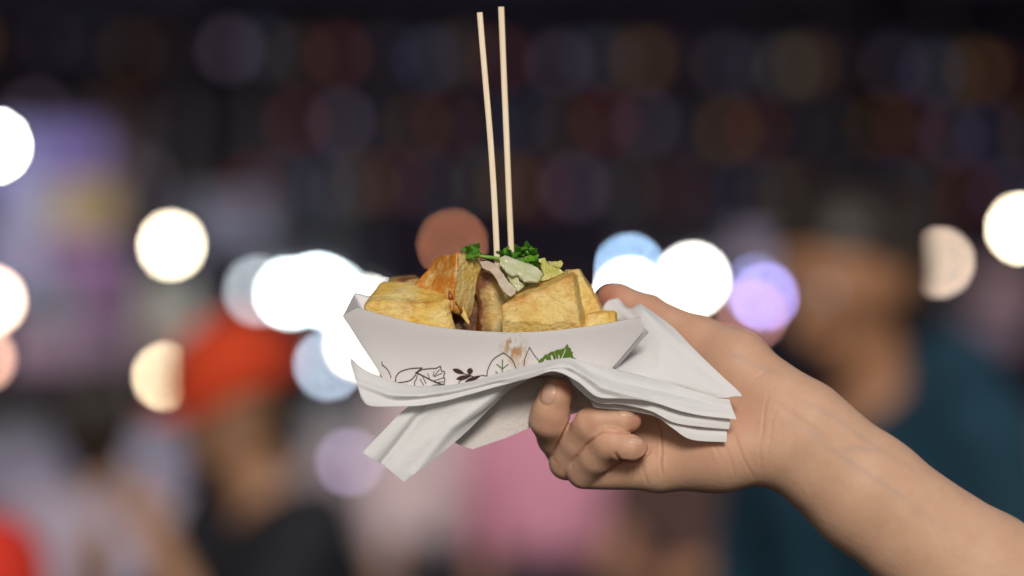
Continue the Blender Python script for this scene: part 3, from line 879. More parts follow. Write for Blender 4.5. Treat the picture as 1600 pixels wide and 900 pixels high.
tofu([(608, 438, -24), (656, 430, -20), (668, 480, -12), (604, 480, -14)], [(612, 434, -100), (652, 432, -100), (660, 500, -95), (610, 500, -95)], TC,
     'dark crisp tofu piece behind the left slab', 7, rough=4.0, face_brown=lambda u, v, w: .6)
tofu([(776, 440, -36), (874, 436, -36), (874, 540, -20), (776, 540, -20)], [(776, 440, -100), (874, 440, -100), (870, 540, -85), (780, 540, -85)], TA,
     'tofu piece under the pickled cabbage and coriander', 8)

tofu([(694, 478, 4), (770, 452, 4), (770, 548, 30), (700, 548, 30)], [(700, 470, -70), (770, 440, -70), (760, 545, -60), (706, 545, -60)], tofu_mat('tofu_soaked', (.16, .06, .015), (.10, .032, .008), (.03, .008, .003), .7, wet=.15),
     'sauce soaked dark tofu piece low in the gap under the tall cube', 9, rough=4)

# sauce in the bottom of the tray
M_sauce, st_, sb_ = new_mat('brown_sauce')
sb_.inputs['Base Color'].default_value = (.07, .016, .005, 1); sb_.inputs['Roughness'].default_value = .12; sb_.inputs['Coat Weight'].default_value = .6
vs, fs = [], []
for i in range(31):
    for j in range(13):
        x = 612 + 338 * i / 30; z = 60 - 140 * j / 12
        vs.append(P(x, 536 - 14 * math.exp(-((x - 752) / 40) ** 2) + 2.5 * mnoise.noise(Vector((x * .04, z * .04, 3))), z))
        if i and j: a = i * 13 + j; fs.append((a, a - 1, a - 14, a - 13))
tag(link('sauce', pydata(vs, fs), M_sauce), 'dark brown sauce pooled under the tofu in the tray', 'sauce')
M_drip, dt_, db_ = new_mat('amber_sauce')
db_.inputs['Base Color'].default_value = (.30, .09, .01, 1); db_.inputs['Roughness'].default_value = .08; db_.inputs['Coat Weight'].default_value = 1
def blob(pts, rad, h=.0006):
    pts = [np.array(P(*p)) for p in pts]; rad = [r * S0 for r in rad]
    lo = np.min(pts, 0) - max(rad) * 2; hi = np.max(pts, 0) + max(rad) * 2
    F = Field(lo, hi, h)
    for i in range(len(pts) - 1): F.cone(pts[i], pts[i + 1], rad[i], rad[i + 1], .0012)
    v, q = F.mesh(2)
    return fast_mesh(v, q)
tag(link('sauce_drip', blob([(702, 455, 58), (704, 464, 60), (711, 474, 55), (719, 484, 46), (725, 496, 40)], [2.5, 3.6, 2.4, 3.4, 2]), M_drip),
    'shiny amber sauce drip on the edge of the tall glazed cube', 'sauce')
tag(link('batter_drip', blob([(721, 484, 36), (726, 494, 44), (732, 505, 48)], [6, 4, 3]), TA), 'thin pale batter drip hanging under the tall glazed cube', 'batter')

# ------------------------------------------------------------------ garnish
def veg_mat(name, col, col2, trans=.3, rough=.25):
    m, t, b = new_mat(name)
    tc = t.nodes.new('ShaderNodeTexCoord'); n = t.nodes.new('ShaderNodeTexNoise'); n.inputs['Scale'].default_value = 160; n.inputs['Detail'].default_value = 3
    r = t.nodes.new('ShaderNodeValToRGB'); r.color_ramp.elements[0].position = .35; r.color_ramp.elements[1].position = .65
    r.color_ramp.elements[0].color = (*col, 1); r.color_ramp.elements[1].color = (*col2, 1)
    L = t.links.new
    L(tc.outputs['Object'], n.inputs['Vector']); L(n.outputs['Fac'], r.inputs['Fac']); L(r.outputs['Color'], b.inputs['Base Color'])
    b.inputs['Roughness'].default_value = rough + .1; b.inputs['Coat Weight'].default_value = .12
    tr = t.nodes.new('ShaderNodeBsdfTranslucent'); L(r.outputs['Color'], tr.inputs['Color'])
    mx = t.nodes.new('ShaderNodeMixShader'); mx.inputs['Fac'].default_value = trans
    L(b.outputs['BSDF'], mx.inputs[1]); L(tr.outputs['BSDF'], mx.inputs[2]); L(mx.outputs['Shader'], t.nodes['Material Output'].inputs['Surface'])
    return m
M_cab = veg_mat('cabbage_pale', (.66, .70, .38), (.86, .84, .64), .4); M_cabp = veg_mat('cabbage_pinkish', (.74, .60, .46), (.86, .78, .62), .4)
M_yel = veg_mat('pickle_yellow', (.60, .56, .10), (.74, .70, .28)); M_cor = veg_mat('coriander_green', (.07, .26, .015), (.22, .50, .05), .35, .3)
M_stem = veg_mat('coriander_stem', (.16, .34, .02), (.22, .42, .05), .2)
def strip(rows, mat, label, t=.0014, name='cabbage_shred', seed=0):
    o = link(name, sheet(rows, 7, 7, 9.0, seed * 3.3), mat); thick(o, t)
    return tag(o, label, 'vegetable', 'pickled vegetables on the tofu')
def shard(outline, z0, slope, mat, label, name='cabbage_shred', seed=0, t=.0008, vein=(1, .4), yc=None):
    """thin torn vegetable piece: its own outline, ribs and crinkles"""
    bm = bmesh.new()
    ys = [p[1] for p in outline]; yc = yc or sum(ys) / len(ys)
    vv = [bm.verts.new((x, y, 0)) for x, y in outline]
    bm.faces.new(vv)
    bmesh.ops.triangulate(bm, faces=bm.faces[:])
    for _ in range(3):
        bmesh.ops.subdivide_edges(bm, edges=bm.edges[:], cuts=1, use_grid_fill=True)
    for v in bm.verts:
        x, y = v.co.x, v.co.y
        q = Vector((x * .09 + seed * 5.1, y * .09, seed))
        rib = math.sin((x * vein[1] - y * vein[0]) * .6) * .7
        z = z0 + (y - yc) * slope + 3.2 * mnoise.noise(q) + .9 * mnoise.noise(q * 3) + rib
        v.co = P(x + .8 * mnoise.noise(q * 4), y + .8 * mnoise.noise(q * 4 + Vector((3, 1, 2))), z)
    bmesh.ops.recalc_face_normals(bm, faces=bm.faces)
    me = bpy.data.meshes.new('shard'); bm.to_mesh(me); bm.free()
    o = thick(link(name, me, mat), t)
    return tag(o, label, 'vegetable', 'pickled vegetables on the tofu')
shard([(750, 410), (759, 408), (767, 410), (775, 414), (787, 429), (795, 441), (807, 451), (805, 459), (797, 464), (787, 456), (780, 446), (775, 435), (766, 424), (754, 419)], 62, .75,
      M_cabp, 'glistening pinkish cabbage strip draped from the left chopstick down to the tan block', seed=1, vein=(.5, .7))
shard([(780, 404), (790, 400), (800, 404), (825, 412), (841, 419), (849, 429), (840, 442), (825, 440), (819, 441), (810, 430), (800, 431), (792, 426), (787, 420), (781, 414)], 60, .7,
      M_cab, 'wide pale green cabbage piece lying in front of the coriander', seed=2, vein=(1, .45), t=.0011)
shard([(792, 430), (809, 427), (811, 440), (820, 445), (817, 450), (809, 456), (806, 450), (797, 441)], 62, .6, M_cab, 'small pale cabbage scrap tucked under the wide piece', seed=3)
shard([(841, 405), (851, 403), (855, 411), (861, 415), (875, 420), (882, 426), (869, 432), (856, 437), (842, 440), (850, 430), (844, 416)], 34, .5, M_yel,
      'yellow pickle piece right of the coriander', seed=4, name='pickle_slice', vein=(.3, 1))
shard([(855, 409), (872, 409), (877, 407), (880, 412), (876, 419), (860, 415)], 12, .4, M_yel, 'thin yellow pickle end pointing right', seed=5, name='pickle_slice')
strip([[(838, 442, 30), (842, 450, 40)], [(820, 444, 34), (824, 456, 48)]], M_stem, 'small dark green leaf scrap above the tan block', seed=6, name='leaf_scrap', t=.0006)

def frond(c, z, size, ang, seed, parent=None, lobes=3):
    """one lobed coriander leaflet, curled"""
    rd = random.Random(seed)
    vs, fs = [], []
    n = 40
    vs.append((c[0], c[1], z))
    for i in range(n + 1):
        t = -2.3 + 4.6 * i / n
        r = size * (.62 + .26 * math.cos(t * lobes * 1.36) + .12 * math.cos(t * 11 + seed) + .06 * rd.random()) * (1 - .22 * abs(t) / 2.3)
        for k, f in enumerate((.5, 1.0)):
            x = c[0] + math.cos(ang + t) * r * f; y = c[1] + math.sin(ang + t) * r * f * .9
            vs.append((x, y, z + f * f * size * .5 * math.sin(3 * t + seed) + f * size * .25))
    for i in range(n):
        a = 1 + 2 * i
        fs.append((0, a, a + 2)); fs.append((a, a + 1, a + 3, a + 2))
    return pydata([P(*v) for v in vs], fs)
def sprig(leaves, stems, label):
    root = tag(empty('coriander_sprig', P(*stems[0][0])), label, 'herb')
    for (x, y, z, sz, an, sd) in leaves: thick(link('leaf', frond((x, y), z, sz * 1.2, an, sd), M_cor, root), .0003)
    for st in stems: link('stem', tube(catmull(np.array([P(*p) for p in st]), 5), 3.0 * S0, 8), M_stem, root)
sprig([(737, 396, 30, 14, -2.2, 1), (742, 389, 26, 11, -.9, 2), (733, 392, 20, 11, -2.9, 3), (740, 399, 36, 10, 1.2, 4)],
      [[(744, 399, 32), (756, 401, 34), (772, 403, 32), (796, 408, 28)]], 'coriander sprig with a straight stem at the left of the chopsticks')
sprig([(788, 398, 24, 14, -1.2, 5), (798, 400, 28, 14, -.4, 6), (812, 398, 24, 16, -1.9, 7), (820, 392, 18, 15, -1.3, 8), (826, 397, 26, 15, -.5, 9), (832, 408, 30, 15, .6, 10), (818, 406, 34, 14, 1.6, 11), (804, 404, 20, 14, 2.6, 12), (824, 388, 30, 10, -1.6, 13)],
      [[(826, 402, 26), (815, 405, 28), (800, 408, 24), (788, 412, 20)]], 'bushy coriander sprig at the right of the chopsticks')

# ------------------------------------------------------------------ chopsticks
M_bam, bmt, bmb = new_mat('bamboo')
tc = bmt.nodes.new('ShaderNodeTexCoord'); mpn = bmt.nodes.new('ShaderNodeMapping'); mpn.inputs['Scale'].default_value = (900, 900, 18)
nz = bmt.nodes.new('ShaderNodeTexNoise'); nz.inputs['Scale'].default_value = 1.0; nz.inputs['Detail'].default_value = 4
rp = bmt.nodes.new('ShaderNodeValToRGB'); rp.color_ramp.elements[0].position = .3; rp.color_ramp.elements[1].position = .7
rp.color_ramp.elements[0].color = (.80, .61, .40, 1); rp.color_ramp.elements[1].color = (.92, .78, .58, 1)
bmt.links.new(tc.outputs['Object'], mpn.inputs['Vector']); bmt.links.new(mpn.outputs['Vector'], nz.inputs['Vector']); bmt.links.new(nz.outputs['Fac'], rp.inputs['Fac'])
bmt.links.new(rp.outputs['Color'], bmb.inputs['Base Color']); bmb.inputs['Roughness'].default_value = .55
def stick(pts, r0, r1, label):
    pp = catmull(np.array([P(*p) for p in pts]), 6)
    rr = np.linspace(r0 * S0, r1 * S0, len(pp))
    return tag(link('chopstick', tube(pp, rr, 12, square=True), M_bam, smooth=False), label, 'chopstick')
stick([(749.5, 20, 8), (757, 110, 14), (766, 215, 18), (772.5, 315, 24), (777, 412, 20), (778, 440, -10)], 4.6, 4.8, 'shorter bent bamboo chopstick standing in the tofu on the left')
stick([(783, 11, -6), (787, 110, -6), (791.5, 215, -4), (795.5, 315, -2), (799, 396, 0), (801, 470, 4)], 4.8, 4.5, 'taller straight bamboo chopstick standing in the tofu on the right')

# ------------------------------------------------------------------ paper napkins
M_nap, _, _ = paper_mat('napkin_paper', (.88, .865, .855), 1100, .35, .3)
M_napd, _, _ = paper_mat('napkin_embossed', (.72, .66, .62), 1100, .85, .2, emboss=True)
nap = tag(empty('paper_napkin', P(900, 600, 60)), 'folded white paper napkin wrapped under the tray, fanning out in layers over the palm', 'napkin')
def fold(name, ctrl, mat, parent, su=6, sv=6, wr=3.0, seed=0.0, ridges=()):
    return thick(link(name, sheet(ctrl, su, sv, wr, seed, ridges), mat, parent), .00013)
# the long upper fold in front of the tray; rows run from under the tray outwards
fold('upper_fold', [
    [(566, 590, 40), (552, 563, 74), (547, 563, 92), (550, 578, 104), (559, 604, 112), (564, 622, 115)],
    [(588, 596, 40), (574, 580, 78), (568, 588, 96), (566, 602, 108), (570, 620, 116), (578, 634, 119)],
    [(622, 602, 36), (617, 597, 76), (615, 604, 98), (616, 614, 112), (618, 626, 116), (622, 635, 119)],
    [(660, 602, 34), (658, 604, 74), (658, 609, 96), (659, 616, 110), (660, 624, 114), (661, 633, 117)],
    [(702, 600, 34), (701, 603, 74), (701, 607, 96), (700, 612, 110), (699, 618, 114), (697, 626, 117)],
    [(742, 596, 34), (739, 595, 74), (739, 599, 98), (738, 604, 112), (737, 609, 116), (735, 616, 119)],
    [(782, 590, 36), (780, 583, 76), (781, 588, 100), (782, 592, 114), (783, 597, 118), (784, 602, 121)],
    [(822, 584, 36), (820, 573, 78), (822, 577, 102), (825, 582, 116), (828, 586, 120), (830, 590, 123)],
    [(856, 580, 36), (854, 566, 80), (858, 570, 104), (861, 574, 118), (863, 577, 120), (866, 580, 123)],
    [(890, 578, 38), (887, 560, 80), (890, 566, 106), (893, 574, 120), (897, 584, 122), (902, 596, 125)],
    [(925, 578, 36), (922, 567, 76), (924, 577, 102), (927, 590, 116), (930, 604, 118), (934, 620, 121)],
    [(968, 584, 30), (965, 578, 68), (967, 590, 94), (968, 602, 108), (970, 614, 112), (973, 623, 115)],
    [(1025, 598, 40), (1025, 592, 66), (1024, 604, 88), (1024, 614, 100), (1022, 622, 104), (1018, 628, 107)],
    [(1085, 616, 60), (1086, 610, 78), (1084, 620, 92), (1082, 630, 100), (1080, 640, 102), (1078, 646, 105)],
    [(1136, 630, 74), (1139, 624, 86), (1142, 632, 94), (1145, 640, 98), (1148, 648, 98), (1151, 656, 101)]], M_nap, nap, su=9, sv=8, wr=2.4, seed=1,
     ridges=[([(556, 596), (610, 617), (660, 619), (720, 606), (800, 590), (850, 577)], 7, 7), ([(620, 628), (700, 618), (780, 598)], -5, 6), ([(892, 568), (960, 596), (1050, 616), (1142, 636)], -7, 9), ([(892, 570), (940, 606), (1010, 624)], 7, 8), ([(860, 572), (878, 566), (892, 572)], 5, 8)])
fold('middle_layer', [
    [(880, 574, 70), (886, 584, 98), (896, 602, 100)], [(920, 590, 70), (922, 606, 98), (930, 628, 100)], [(965, 610, 72), (968, 620, 92), (972, 632, 96)],
    [(1020, 620, 74), (1018, 630, 92), (1016, 642, 96)], [(1070, 636, 78), (1066, 650, 92), (1060, 662, 95)], [(1136, 646, 82), (1141, 658, 92), (1139, 671, 93)]], M_nap, nap, wr=2.0, seed=2)
fold('lower_layer', [
    [(872, 573, 84), (884, 580, 92), (890, 590, 92)], [(905, 590, 74), (910, 606, 88), (922, 624, 90)], [(930, 610, 70), (934, 624, 82), (932, 637, 84)],
    [(980, 624, 70), (980, 634, 80), (978, 641, 80)], [(1030, 636, 74), (1028, 645, 84), (1024, 651, 86)], [(1056, 648, 76), (1054, 660, 86), (1051, 669, 88)], [(1086, 660, 76), (1084, 674, 87), (1081, 687, 89)], [(1134, 664, 76), (1136, 678, 86), (1135, 691, 88)]], M_nap, nap, wr=1.5, seed=3)
fold('back_sheet', [
    [(950, 500, -56), (942, 484, -60), (950, 470, -66), (966, 466, -72)],
    [(976, 520, -40), (974, 500, -36), (978, 484, -50), (982, 482, -62)],
    [(975, 540, -20), (996, 515, -6), (994, 486, -28), (998, 475, -52)],
    [(952, 568, 10), (1006, 536, 22), (1012, 496, -6), (1007, 479, -40)],
    [(940, 584, 40), (1012, 560, 50), (1042, 528, 30), (1050, 510, 0)],
    [(955, 592, 62), (1028, 576, 66), (1068, 556, 54), (1080, 541, 36)],
    [(1000, 594, 64), (1055, 594, 78), (1100, 588, 76), (1118, 578, 66)],
    [(1040, 604, 66), (1090, 610, 84), (1136, 614, 88), (1158, 616, 86)],
    [(1080, 620, 66), (1110, 622, 84), (1132, 622, 90), (1150, 619, 90)]], M_nap, nap, su=9, sv=9, wr=2.5, seed=4,
     ridges=[([(1003, 482), (1036, 530), (1030, 572)], 4, 14), ([(1010, 500), (1070, 556), (1142, 612)], -3, 10), ([(962, 470), (985, 500)], 6, 9)])
nap2 = tag(empty('paper_napkin', P(690, 660, 80)), 'lower white paper napkin hanging down left of the hand as a slanted tail', 'napkin')
fold('hanging_tail', [
    [(566, 707, 92), (580, 716, 96), (597, 725, 90), (613, 738, 97), (631, 753, 96)],
    [(600, 672, 92), (614, 680, 96), (632, 690, 91), (652, 704, 98), (672, 722, 94)],
    [(636, 637, 90), (652, 642, 96), (674, 654, 93), (698, 672, 98), (722, 681, 88)],
    [(680, 616, 84), (700, 620, 92), (718, 630, 98), (742, 646, 96), (766, 638, 82)],
    [(730, 600, 80), (748, 600, 88), (764, 606, 94), (784, 612, 90), (802, 606, 78)],
    [(790, 584, 78), (804, 584, 84), (818, 586, 88), (832, 588, 84), (850, 582, 76)],
    [(840, 574, 76), (850, 574, 80), (860, 574, 82), (868, 574, 78), (878, 572, 74)]], M_nap, nap2, su=10, sv=10, wr=1.6, seed=5,
     ridges=[([(596, 724), (661, 639), (720, 612)], -6, 7), ([(646, 742), (706, 668), (800, 596)], 5, 10)])
fold('embossed_layer', [
    [(690, 640, 30), (700, 672, 40), (712, 692, 48), (738, 702, 50)],
    [(740, 620, 20), (755, 650, 30), (775, 676, 36), (790, 684, 36)],
    [(800, 600, 10), (808, 626, 18), (820, 650, 22), (834, 666, 22)],
    [(850, 590, 4), (862, 610, 8), (872, 632, 10), (880, 652, 8)],
    [(900, 588, 0), (912, 606, 2), (918, 622, 2), (922, 640, 0)],
    [(960, 600, 10), (965, 615, 12), (970, 632, 14), (976, 646, 12)]], M_napd, nap2, wr=3.0, seed=6)

# ------------------------------------------------------------------ the hand and forearm
def hand():
    h = .00075
    def W(p): return np.array(P(*p))
    lo = np.minimum.reduce([W((800, 430, 150)), W((800, 430, -220)), W((800, 1220, 150)), W((800, 1220, -220))])
    hi = np.maximum.reduce([W((1830, 430, 150)), W((1830, 430, -220)), W((1830, 1220, -220)), W((1830, 1220, 150))])
    lo -= .004; hi += .004
    F = Field(lo, hi, h)
    def add(G, a, b, ra, rb, k): G.cone(W(a), W(b), ra * S0, rb * S0, k * S0)
    # forearm: two bones' worth of flesh side by side
    n = np.array((.56, -.83))
    def arm(cx, cy, w, r, z): return [(cx + n[0] * s * (w / 2 - r), cy + n[1] * s * (w / 2 - r), z) for s in (-1, 1)]
    st = [(1248, 681, 180, 66, 4), (1352, 769, 180, 70, -2), (1534, 909, 212, 82, -10), (1800, 1110, 252, 96, -20)]
    for (a, b) in zip(st[:-1], st[1:]):
        A, B = arm(*a[:3], a[3], a[4]), arm(*b[:3], b[3], b[4])
        for i in (0, 1): add(F, A[i], B[i], a[3], b[3], 26)
        add(F, (a[0], a[1], a[4]), (b[0], b[1], b[4]), a[3] * 1.0, b[3] * 1.0, 20)
    # palm
    add(F, (1205, 696, 8), (1120, 706, 8), 60, 61, 24)          # heel below the little finger
    add(F, (1120, 706, 8), (1030, 726, 0), 61, 43, 20)
    add(F, (1200, 660, -6), (1000, 690, -36), 58, 44, 24)
    add(F, (1200, 630, -20), (965, 650, -70), 56, 42, 24)
    add(F, (1180, 618, -34), (985, 602, -120), 48, 42, 24)
    add(F, (1216, 632, -8), (1150, 568, -36), 57, 49, 30)         # ball of the thumb
    add(F, (1150, 568, -36), (1088, 536, -78), 49, 43, 26)
    # thumb
    add(F, (1088, 535, -78), (1012, 491, -120), 42, 33, 14)
    add(F, (1012, 491, -120), (966, 470, -136), 32, 28, 8)
    add(F, (966, 470, -136), (957, 467, -140), 28, 26, 6)
    # first finger joints reach the knuckles inside the palm mass
    add(F, (1030, 726, 0), (912, 737, 10), 41, 27, 12)
    add(F, (1000, 690, -36), (886, 724, -12), 40, 27, 8)
    add(F, (965, 650, -70), (884, 708, -46), 40, 28, 10)
    add(F, (985, 600, -120), (890, 612, -120), 40, 29, 12)
    def finger(chain, k=7):
        G = Field(lo, hi, h)
        for (a, ra), (b, rb) in zip(chain[:-1], chain[1:]): add(G, a, b, ra, rb, k)
        return G
    # little finger folded over, ring finger behind it, middle finger upright, index under the tray
    for ch, k in (([((911, 737, 16), 27), ((930, 716, 48), 23.5), ((951, 692, 74), 25), ((960, 693, 78), 22), ((984, 699, 78), 20), ((995, 701, 74), 17.5)], 1.5),
                  ([((884, 724, -6), 27), ((903, 694, 26), 24), ((923, 663, 54), 26), ((934, 657, 60), 23), ((974, 656, 64), 20.5), ((985, 657, 60), 18)], 1.5),
                  ([((882, 706, -44), 29), ((868, 684, -4), 28), ((859, 655, 36), 30), ((861, 642, 44), 28), ((868, 618, 52), 24.5), ((869, 613, 51), 22.5)], 1.5),
                  ([((890, 612, -120), 29), ((840, 600, -116), 27), ((806, 588, -108), 22)], 2.5)):
        F.merge(finger(ch), k * S0)
    v, q = F.mesh(3)
    # creases and nails, pressed in; creases tinted darker red, part skin colour, part painted shade
    me = fast_mesh(v, q)
    nrm = np.zeros(len(v) * 3, np.float32); me.vertices.foreach_get('normal', nrm); nrm = nrm.reshape(-1, 3)
    f = S0 * v[:, 1] / D0
    px = 800 + v[:, 0] / f; py = 450 - (v[:, 2] - EYE) / f; pz = (D0 - v[:, 1]) / S0
    red = np.zeros(len(v)); disp = np.zeros(len(v)); nail = np.zeros(len(v))
    def dist(poly):
        d = np.full(len(v), 1e9)
        pl = catmull(np.array(poly, float), 6) if len(poly) > 2 else np.array(poly, float)
        tt = np.zeros(len(v))
        for i in range(len(pl) - 1):
            a, b = pl[i], pl[i + 1]; ab = b - a
            t = np.clip(((px - a[0]) * ab[0] + (py - a[1]) * ab[1]) / (ab @ ab), 0, 1)
            dd = np.hypot(px - a[0] - t * ab[0], py - a[1] - t * ab[1])
            m = dd < d; d[m] = dd[m]; tt[m] = (i + t[m]) / (len(pl) - 1)
        return d, tt
    face = nrm[:, 1] < .25
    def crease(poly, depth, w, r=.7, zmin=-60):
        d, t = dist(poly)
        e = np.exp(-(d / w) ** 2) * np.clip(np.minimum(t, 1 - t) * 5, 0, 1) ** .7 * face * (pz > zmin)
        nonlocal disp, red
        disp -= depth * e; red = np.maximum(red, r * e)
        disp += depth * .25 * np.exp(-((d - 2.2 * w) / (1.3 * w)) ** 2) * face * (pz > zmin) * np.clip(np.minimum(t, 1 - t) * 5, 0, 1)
    # gaps where folded fingers meet
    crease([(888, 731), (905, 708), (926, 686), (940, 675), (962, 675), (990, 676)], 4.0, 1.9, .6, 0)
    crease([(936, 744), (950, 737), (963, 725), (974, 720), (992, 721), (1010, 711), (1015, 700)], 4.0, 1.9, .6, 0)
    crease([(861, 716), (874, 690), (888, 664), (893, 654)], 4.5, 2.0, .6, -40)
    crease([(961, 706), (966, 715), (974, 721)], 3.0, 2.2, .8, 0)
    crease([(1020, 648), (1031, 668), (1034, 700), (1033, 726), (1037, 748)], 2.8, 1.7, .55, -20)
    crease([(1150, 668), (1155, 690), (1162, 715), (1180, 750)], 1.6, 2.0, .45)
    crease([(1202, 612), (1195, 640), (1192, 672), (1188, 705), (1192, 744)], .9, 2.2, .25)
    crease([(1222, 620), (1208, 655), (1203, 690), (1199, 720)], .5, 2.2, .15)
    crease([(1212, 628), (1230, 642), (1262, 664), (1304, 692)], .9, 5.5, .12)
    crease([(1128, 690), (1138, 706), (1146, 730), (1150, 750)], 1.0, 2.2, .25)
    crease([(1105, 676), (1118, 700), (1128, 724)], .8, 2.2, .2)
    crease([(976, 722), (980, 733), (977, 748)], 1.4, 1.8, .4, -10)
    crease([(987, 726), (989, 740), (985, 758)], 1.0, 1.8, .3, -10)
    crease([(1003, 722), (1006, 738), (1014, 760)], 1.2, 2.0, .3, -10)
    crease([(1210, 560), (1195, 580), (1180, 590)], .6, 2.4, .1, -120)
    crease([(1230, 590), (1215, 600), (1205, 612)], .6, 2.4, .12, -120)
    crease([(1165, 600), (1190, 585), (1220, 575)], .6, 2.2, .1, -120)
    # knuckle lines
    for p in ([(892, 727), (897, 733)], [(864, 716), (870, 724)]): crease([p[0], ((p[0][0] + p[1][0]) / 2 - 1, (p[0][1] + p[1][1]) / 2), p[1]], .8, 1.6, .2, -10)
    # nail of the middle finger, little nail edges of the folded fingers
    def nailat(c, ax, a, b, zmin, depth=1.0):
        nonlocal disp, nail, red
        ax = np.array(ax, float); ax /= np.hypot(*ax); bx = np.array((-ax[1], ax[0]))
        u = ((px - c[0]) * ax[0] + (py - c[1]) * ax[1]) / a; w = ((px - c[0]) * bx[0] + (py - c[1]) * bx[1]) / b
        rr = (np.abs(u) ** 3 + np.abs(w) ** 3) ** (1 / 3)
        m = np.clip((1.0 - rr) * 6, 0, 1) * face * (pz > zmin)
        rim = np.exp(-((rr - 1.12) / .12) ** 2) * face * (pz > zmin)
        disp -= depth * rim; disp += .4 * depth * m
        nail = np.maximum(nail, m); red = np.maximum(red, .35 * rim)
    nailat((857, 615), (.30, -1), 16.5, 11, 40, 1.3)
    nailat((979, 645), (1, .12), 13, 5.5, 40, .8)
    nailat((994, 689), (1, .12), 11, 5, 50, .8)
    # rosy fingertips and knuckles; the thumb tip's red also paints in its backlit glow
    def red_tint(c, r, a, zlo=-400):
        nonlocal red
        red = np.maximum(red, a * np.exp(-((px - c[0]) ** 2 + (py - c[1]) ** 2) / r ** 2) * (pz > zlo))
    red_tint((948, 466), 34, .85); red_tint((880, 600), 22, .5, 30); red_tint((1000, 655), 22, .5, 20); red_tint((1006, 700), 18, .35, 30); red_tint((1150, 650), 60, .3); red_tint((1000, 480), 60, .35)
    vein = np.zeros(len(v))
    for pl in ([(1215, 650), (1262, 672), (1320, 716), (1400, 770), (1500, 850)], [(1240, 620), (1300, 650), (1370, 700), (1440, 742)], [(1300, 716), (1340, 700), (1400, 712)], [(1120, 540), (1180, 570), (1230, 590)]):
        d, t_ = dist(pl); vein = np.maximum(vein, np.exp(-(d / 5.5) ** 2) * np.clip(np.minimum(t_, 1 - t_) * 4, 0, 1) * face)
    red_tint((866, 660), 40, .3, -20); red_tint((960, 700), 60, .18, 0); red_tint((1075, 690), 45, .2, 0); red_tint((1190, 560), 50, .15); red_tint((888, 742), 18, .3, 0); red_tint((868, 728), 16, .3, -30); red_tint((950, 690), 18, .25, 40); red_tint((924, 660), 18, .25, 30); red_tint((1100, 700), 55, .22); red_tint((1080, 530), 50, .2)
    v2 = v + nrm * (disp * S0)[:, None]
    # large soft unevenness of flesh
    v2 = v2 + nrm * np.array([mnoise.noise(Vector(p) * 45) * .0005 for p in v])[:, None]
    me = fast_mesh(v2, q)
    for nm_, ar in (('red_tint', red), ('nail', nail), ('vein', vein)):
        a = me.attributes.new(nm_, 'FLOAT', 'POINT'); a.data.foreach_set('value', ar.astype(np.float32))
    m, t, b = new_mat('skin_hand')
    L = t.links.new
    tc = t.nodes.new('ShaderNodeTexCoord')
    n1 = t.nodes.new('ShaderNodeTexNoise'); n1.inputs['Scale'].default_value = 75; n1.inputs['Detail'].default_value = 8; n1.inputs['Roughness'].default_value = .6
    r1 = t.nodes.new('ShaderNodeValToRGB'); r1.color_ramp.elements[0].position = .3; r1.color_ramp.elements[1].position = .72
    r1.color_ramp.elements[0].color = (.575, .342, .225, 1); r1.color_ramp.elements[1].color = (.645, .40, .27, 1)
    L(tc.outputs['Object'], n1.inputs['Vector']); L(n1.outputs['Fac'], r1.inputs['Fac'])
    ab = t.nodes.new('ShaderNodeAttribute'); ab.attribute_name = 'red_tint'
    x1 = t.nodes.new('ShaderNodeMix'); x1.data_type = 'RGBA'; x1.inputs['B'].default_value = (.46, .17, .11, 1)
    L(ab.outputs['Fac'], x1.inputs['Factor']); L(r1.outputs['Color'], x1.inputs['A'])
    an = t.nodes.new('ShaderNodeAttribute'); an.attribute_name = 'nail'
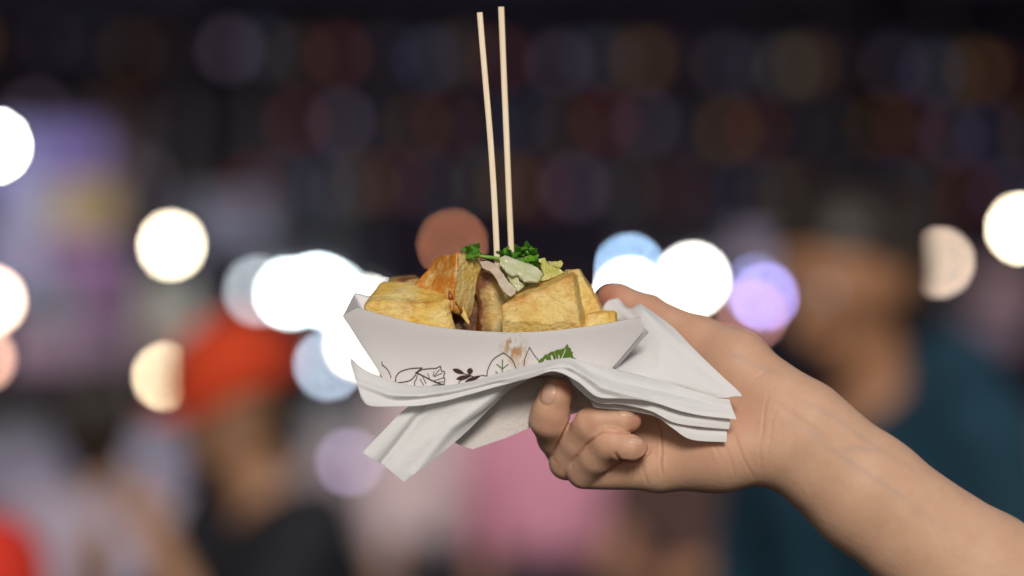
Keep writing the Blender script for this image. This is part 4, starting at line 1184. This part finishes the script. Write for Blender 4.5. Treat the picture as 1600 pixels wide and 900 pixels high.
    x2 = t.nodes.new('ShaderNodeMix'); x2.data_type = 'RGBA'; x2.inputs['B'].default_value = (.62, .40, .30, 1)
    av = t.nodes.new('ShaderNodeAttribute'); av.attribute_name = 'vein'
    vm = t.nodes.new('ShaderNodeMath'); vm.operation = 'MULTIPLY'; vm.inputs[1].default_value = .22
    x3 = t.nodes.new('ShaderNodeMix'); x3.data_type = 'RGBA'; x3.inputs['B'].default_value = (.30, .27, .26, 1)
    L(av.outputs['Fac'], vm.inputs[0]); L(vm.outputs['Value'], x3.inputs['Factor']); L(x1.outputs['Result'], x3.inputs['A'])
    L(an.outputs['Fac'], x2.inputs['Factor']); L(x3.outputs['Result'], x2.inputs['A']); L(x2.outputs['Result'], b.inputs['Base Color'])
    mr = t.nodes.new('ShaderNodeMapRange'); mr.inputs['To Min'].default_value = .54; mr.inputs['To Max'].default_value = .25
    L(an.outputs['Fac'], mr.inputs['Value']); L(mr.outputs['Result'], b.inputs['Roughness'])
    b.inputs['Specular IOR Level'].default_value = .3
    b.inputs['Subsurface Weight'].default_value = .5; b.inputs['Subsurface Radius'].default_value = (.006, .0022, .001); b.inputs['Subsurface Scale'].default_value = 1.0
    vo = t.nodes.new('ShaderNodeTexVoronoi'); vo.inputs['Scale'].default_value = 900
    n2 = t.nodes.new('ShaderNodeTexNoise'); n2.inputs['Scale'].default_value = 260; n2.inputs['Detail'].default_value = 6
    mxh = t.nodes.new('ShaderNodeMath'); mxh.operation = 'MULTIPLY_ADD'; mxh.inputs[1].default_value = .35
    L(tc.outputs['Object'], vo.inputs['Vector']); L(tc.outputs['Object'], n2.inputs['Vector'])
    L(vo.outputs['Distance'], mxh.inputs[0]); L(n2.outputs['Fac'], mxh.inputs[2])
    bp = t.nodes.new('ShaderNodeBump'); bp.inputs['Strength'].default_value = .34; bp.inputs['Distance'].default_value = .0005
    L(mxh.outputs['Value'], bp.inputs['Height']); L(bp.outputs['Normal'], b.inputs['Normal'])
    root = tag(empty('person', P(1250, 680, 0)), 'bare right forearm and hand reaching in from the right, holding the paper tray', 'person')
    link('body', me, m, root)
hand()
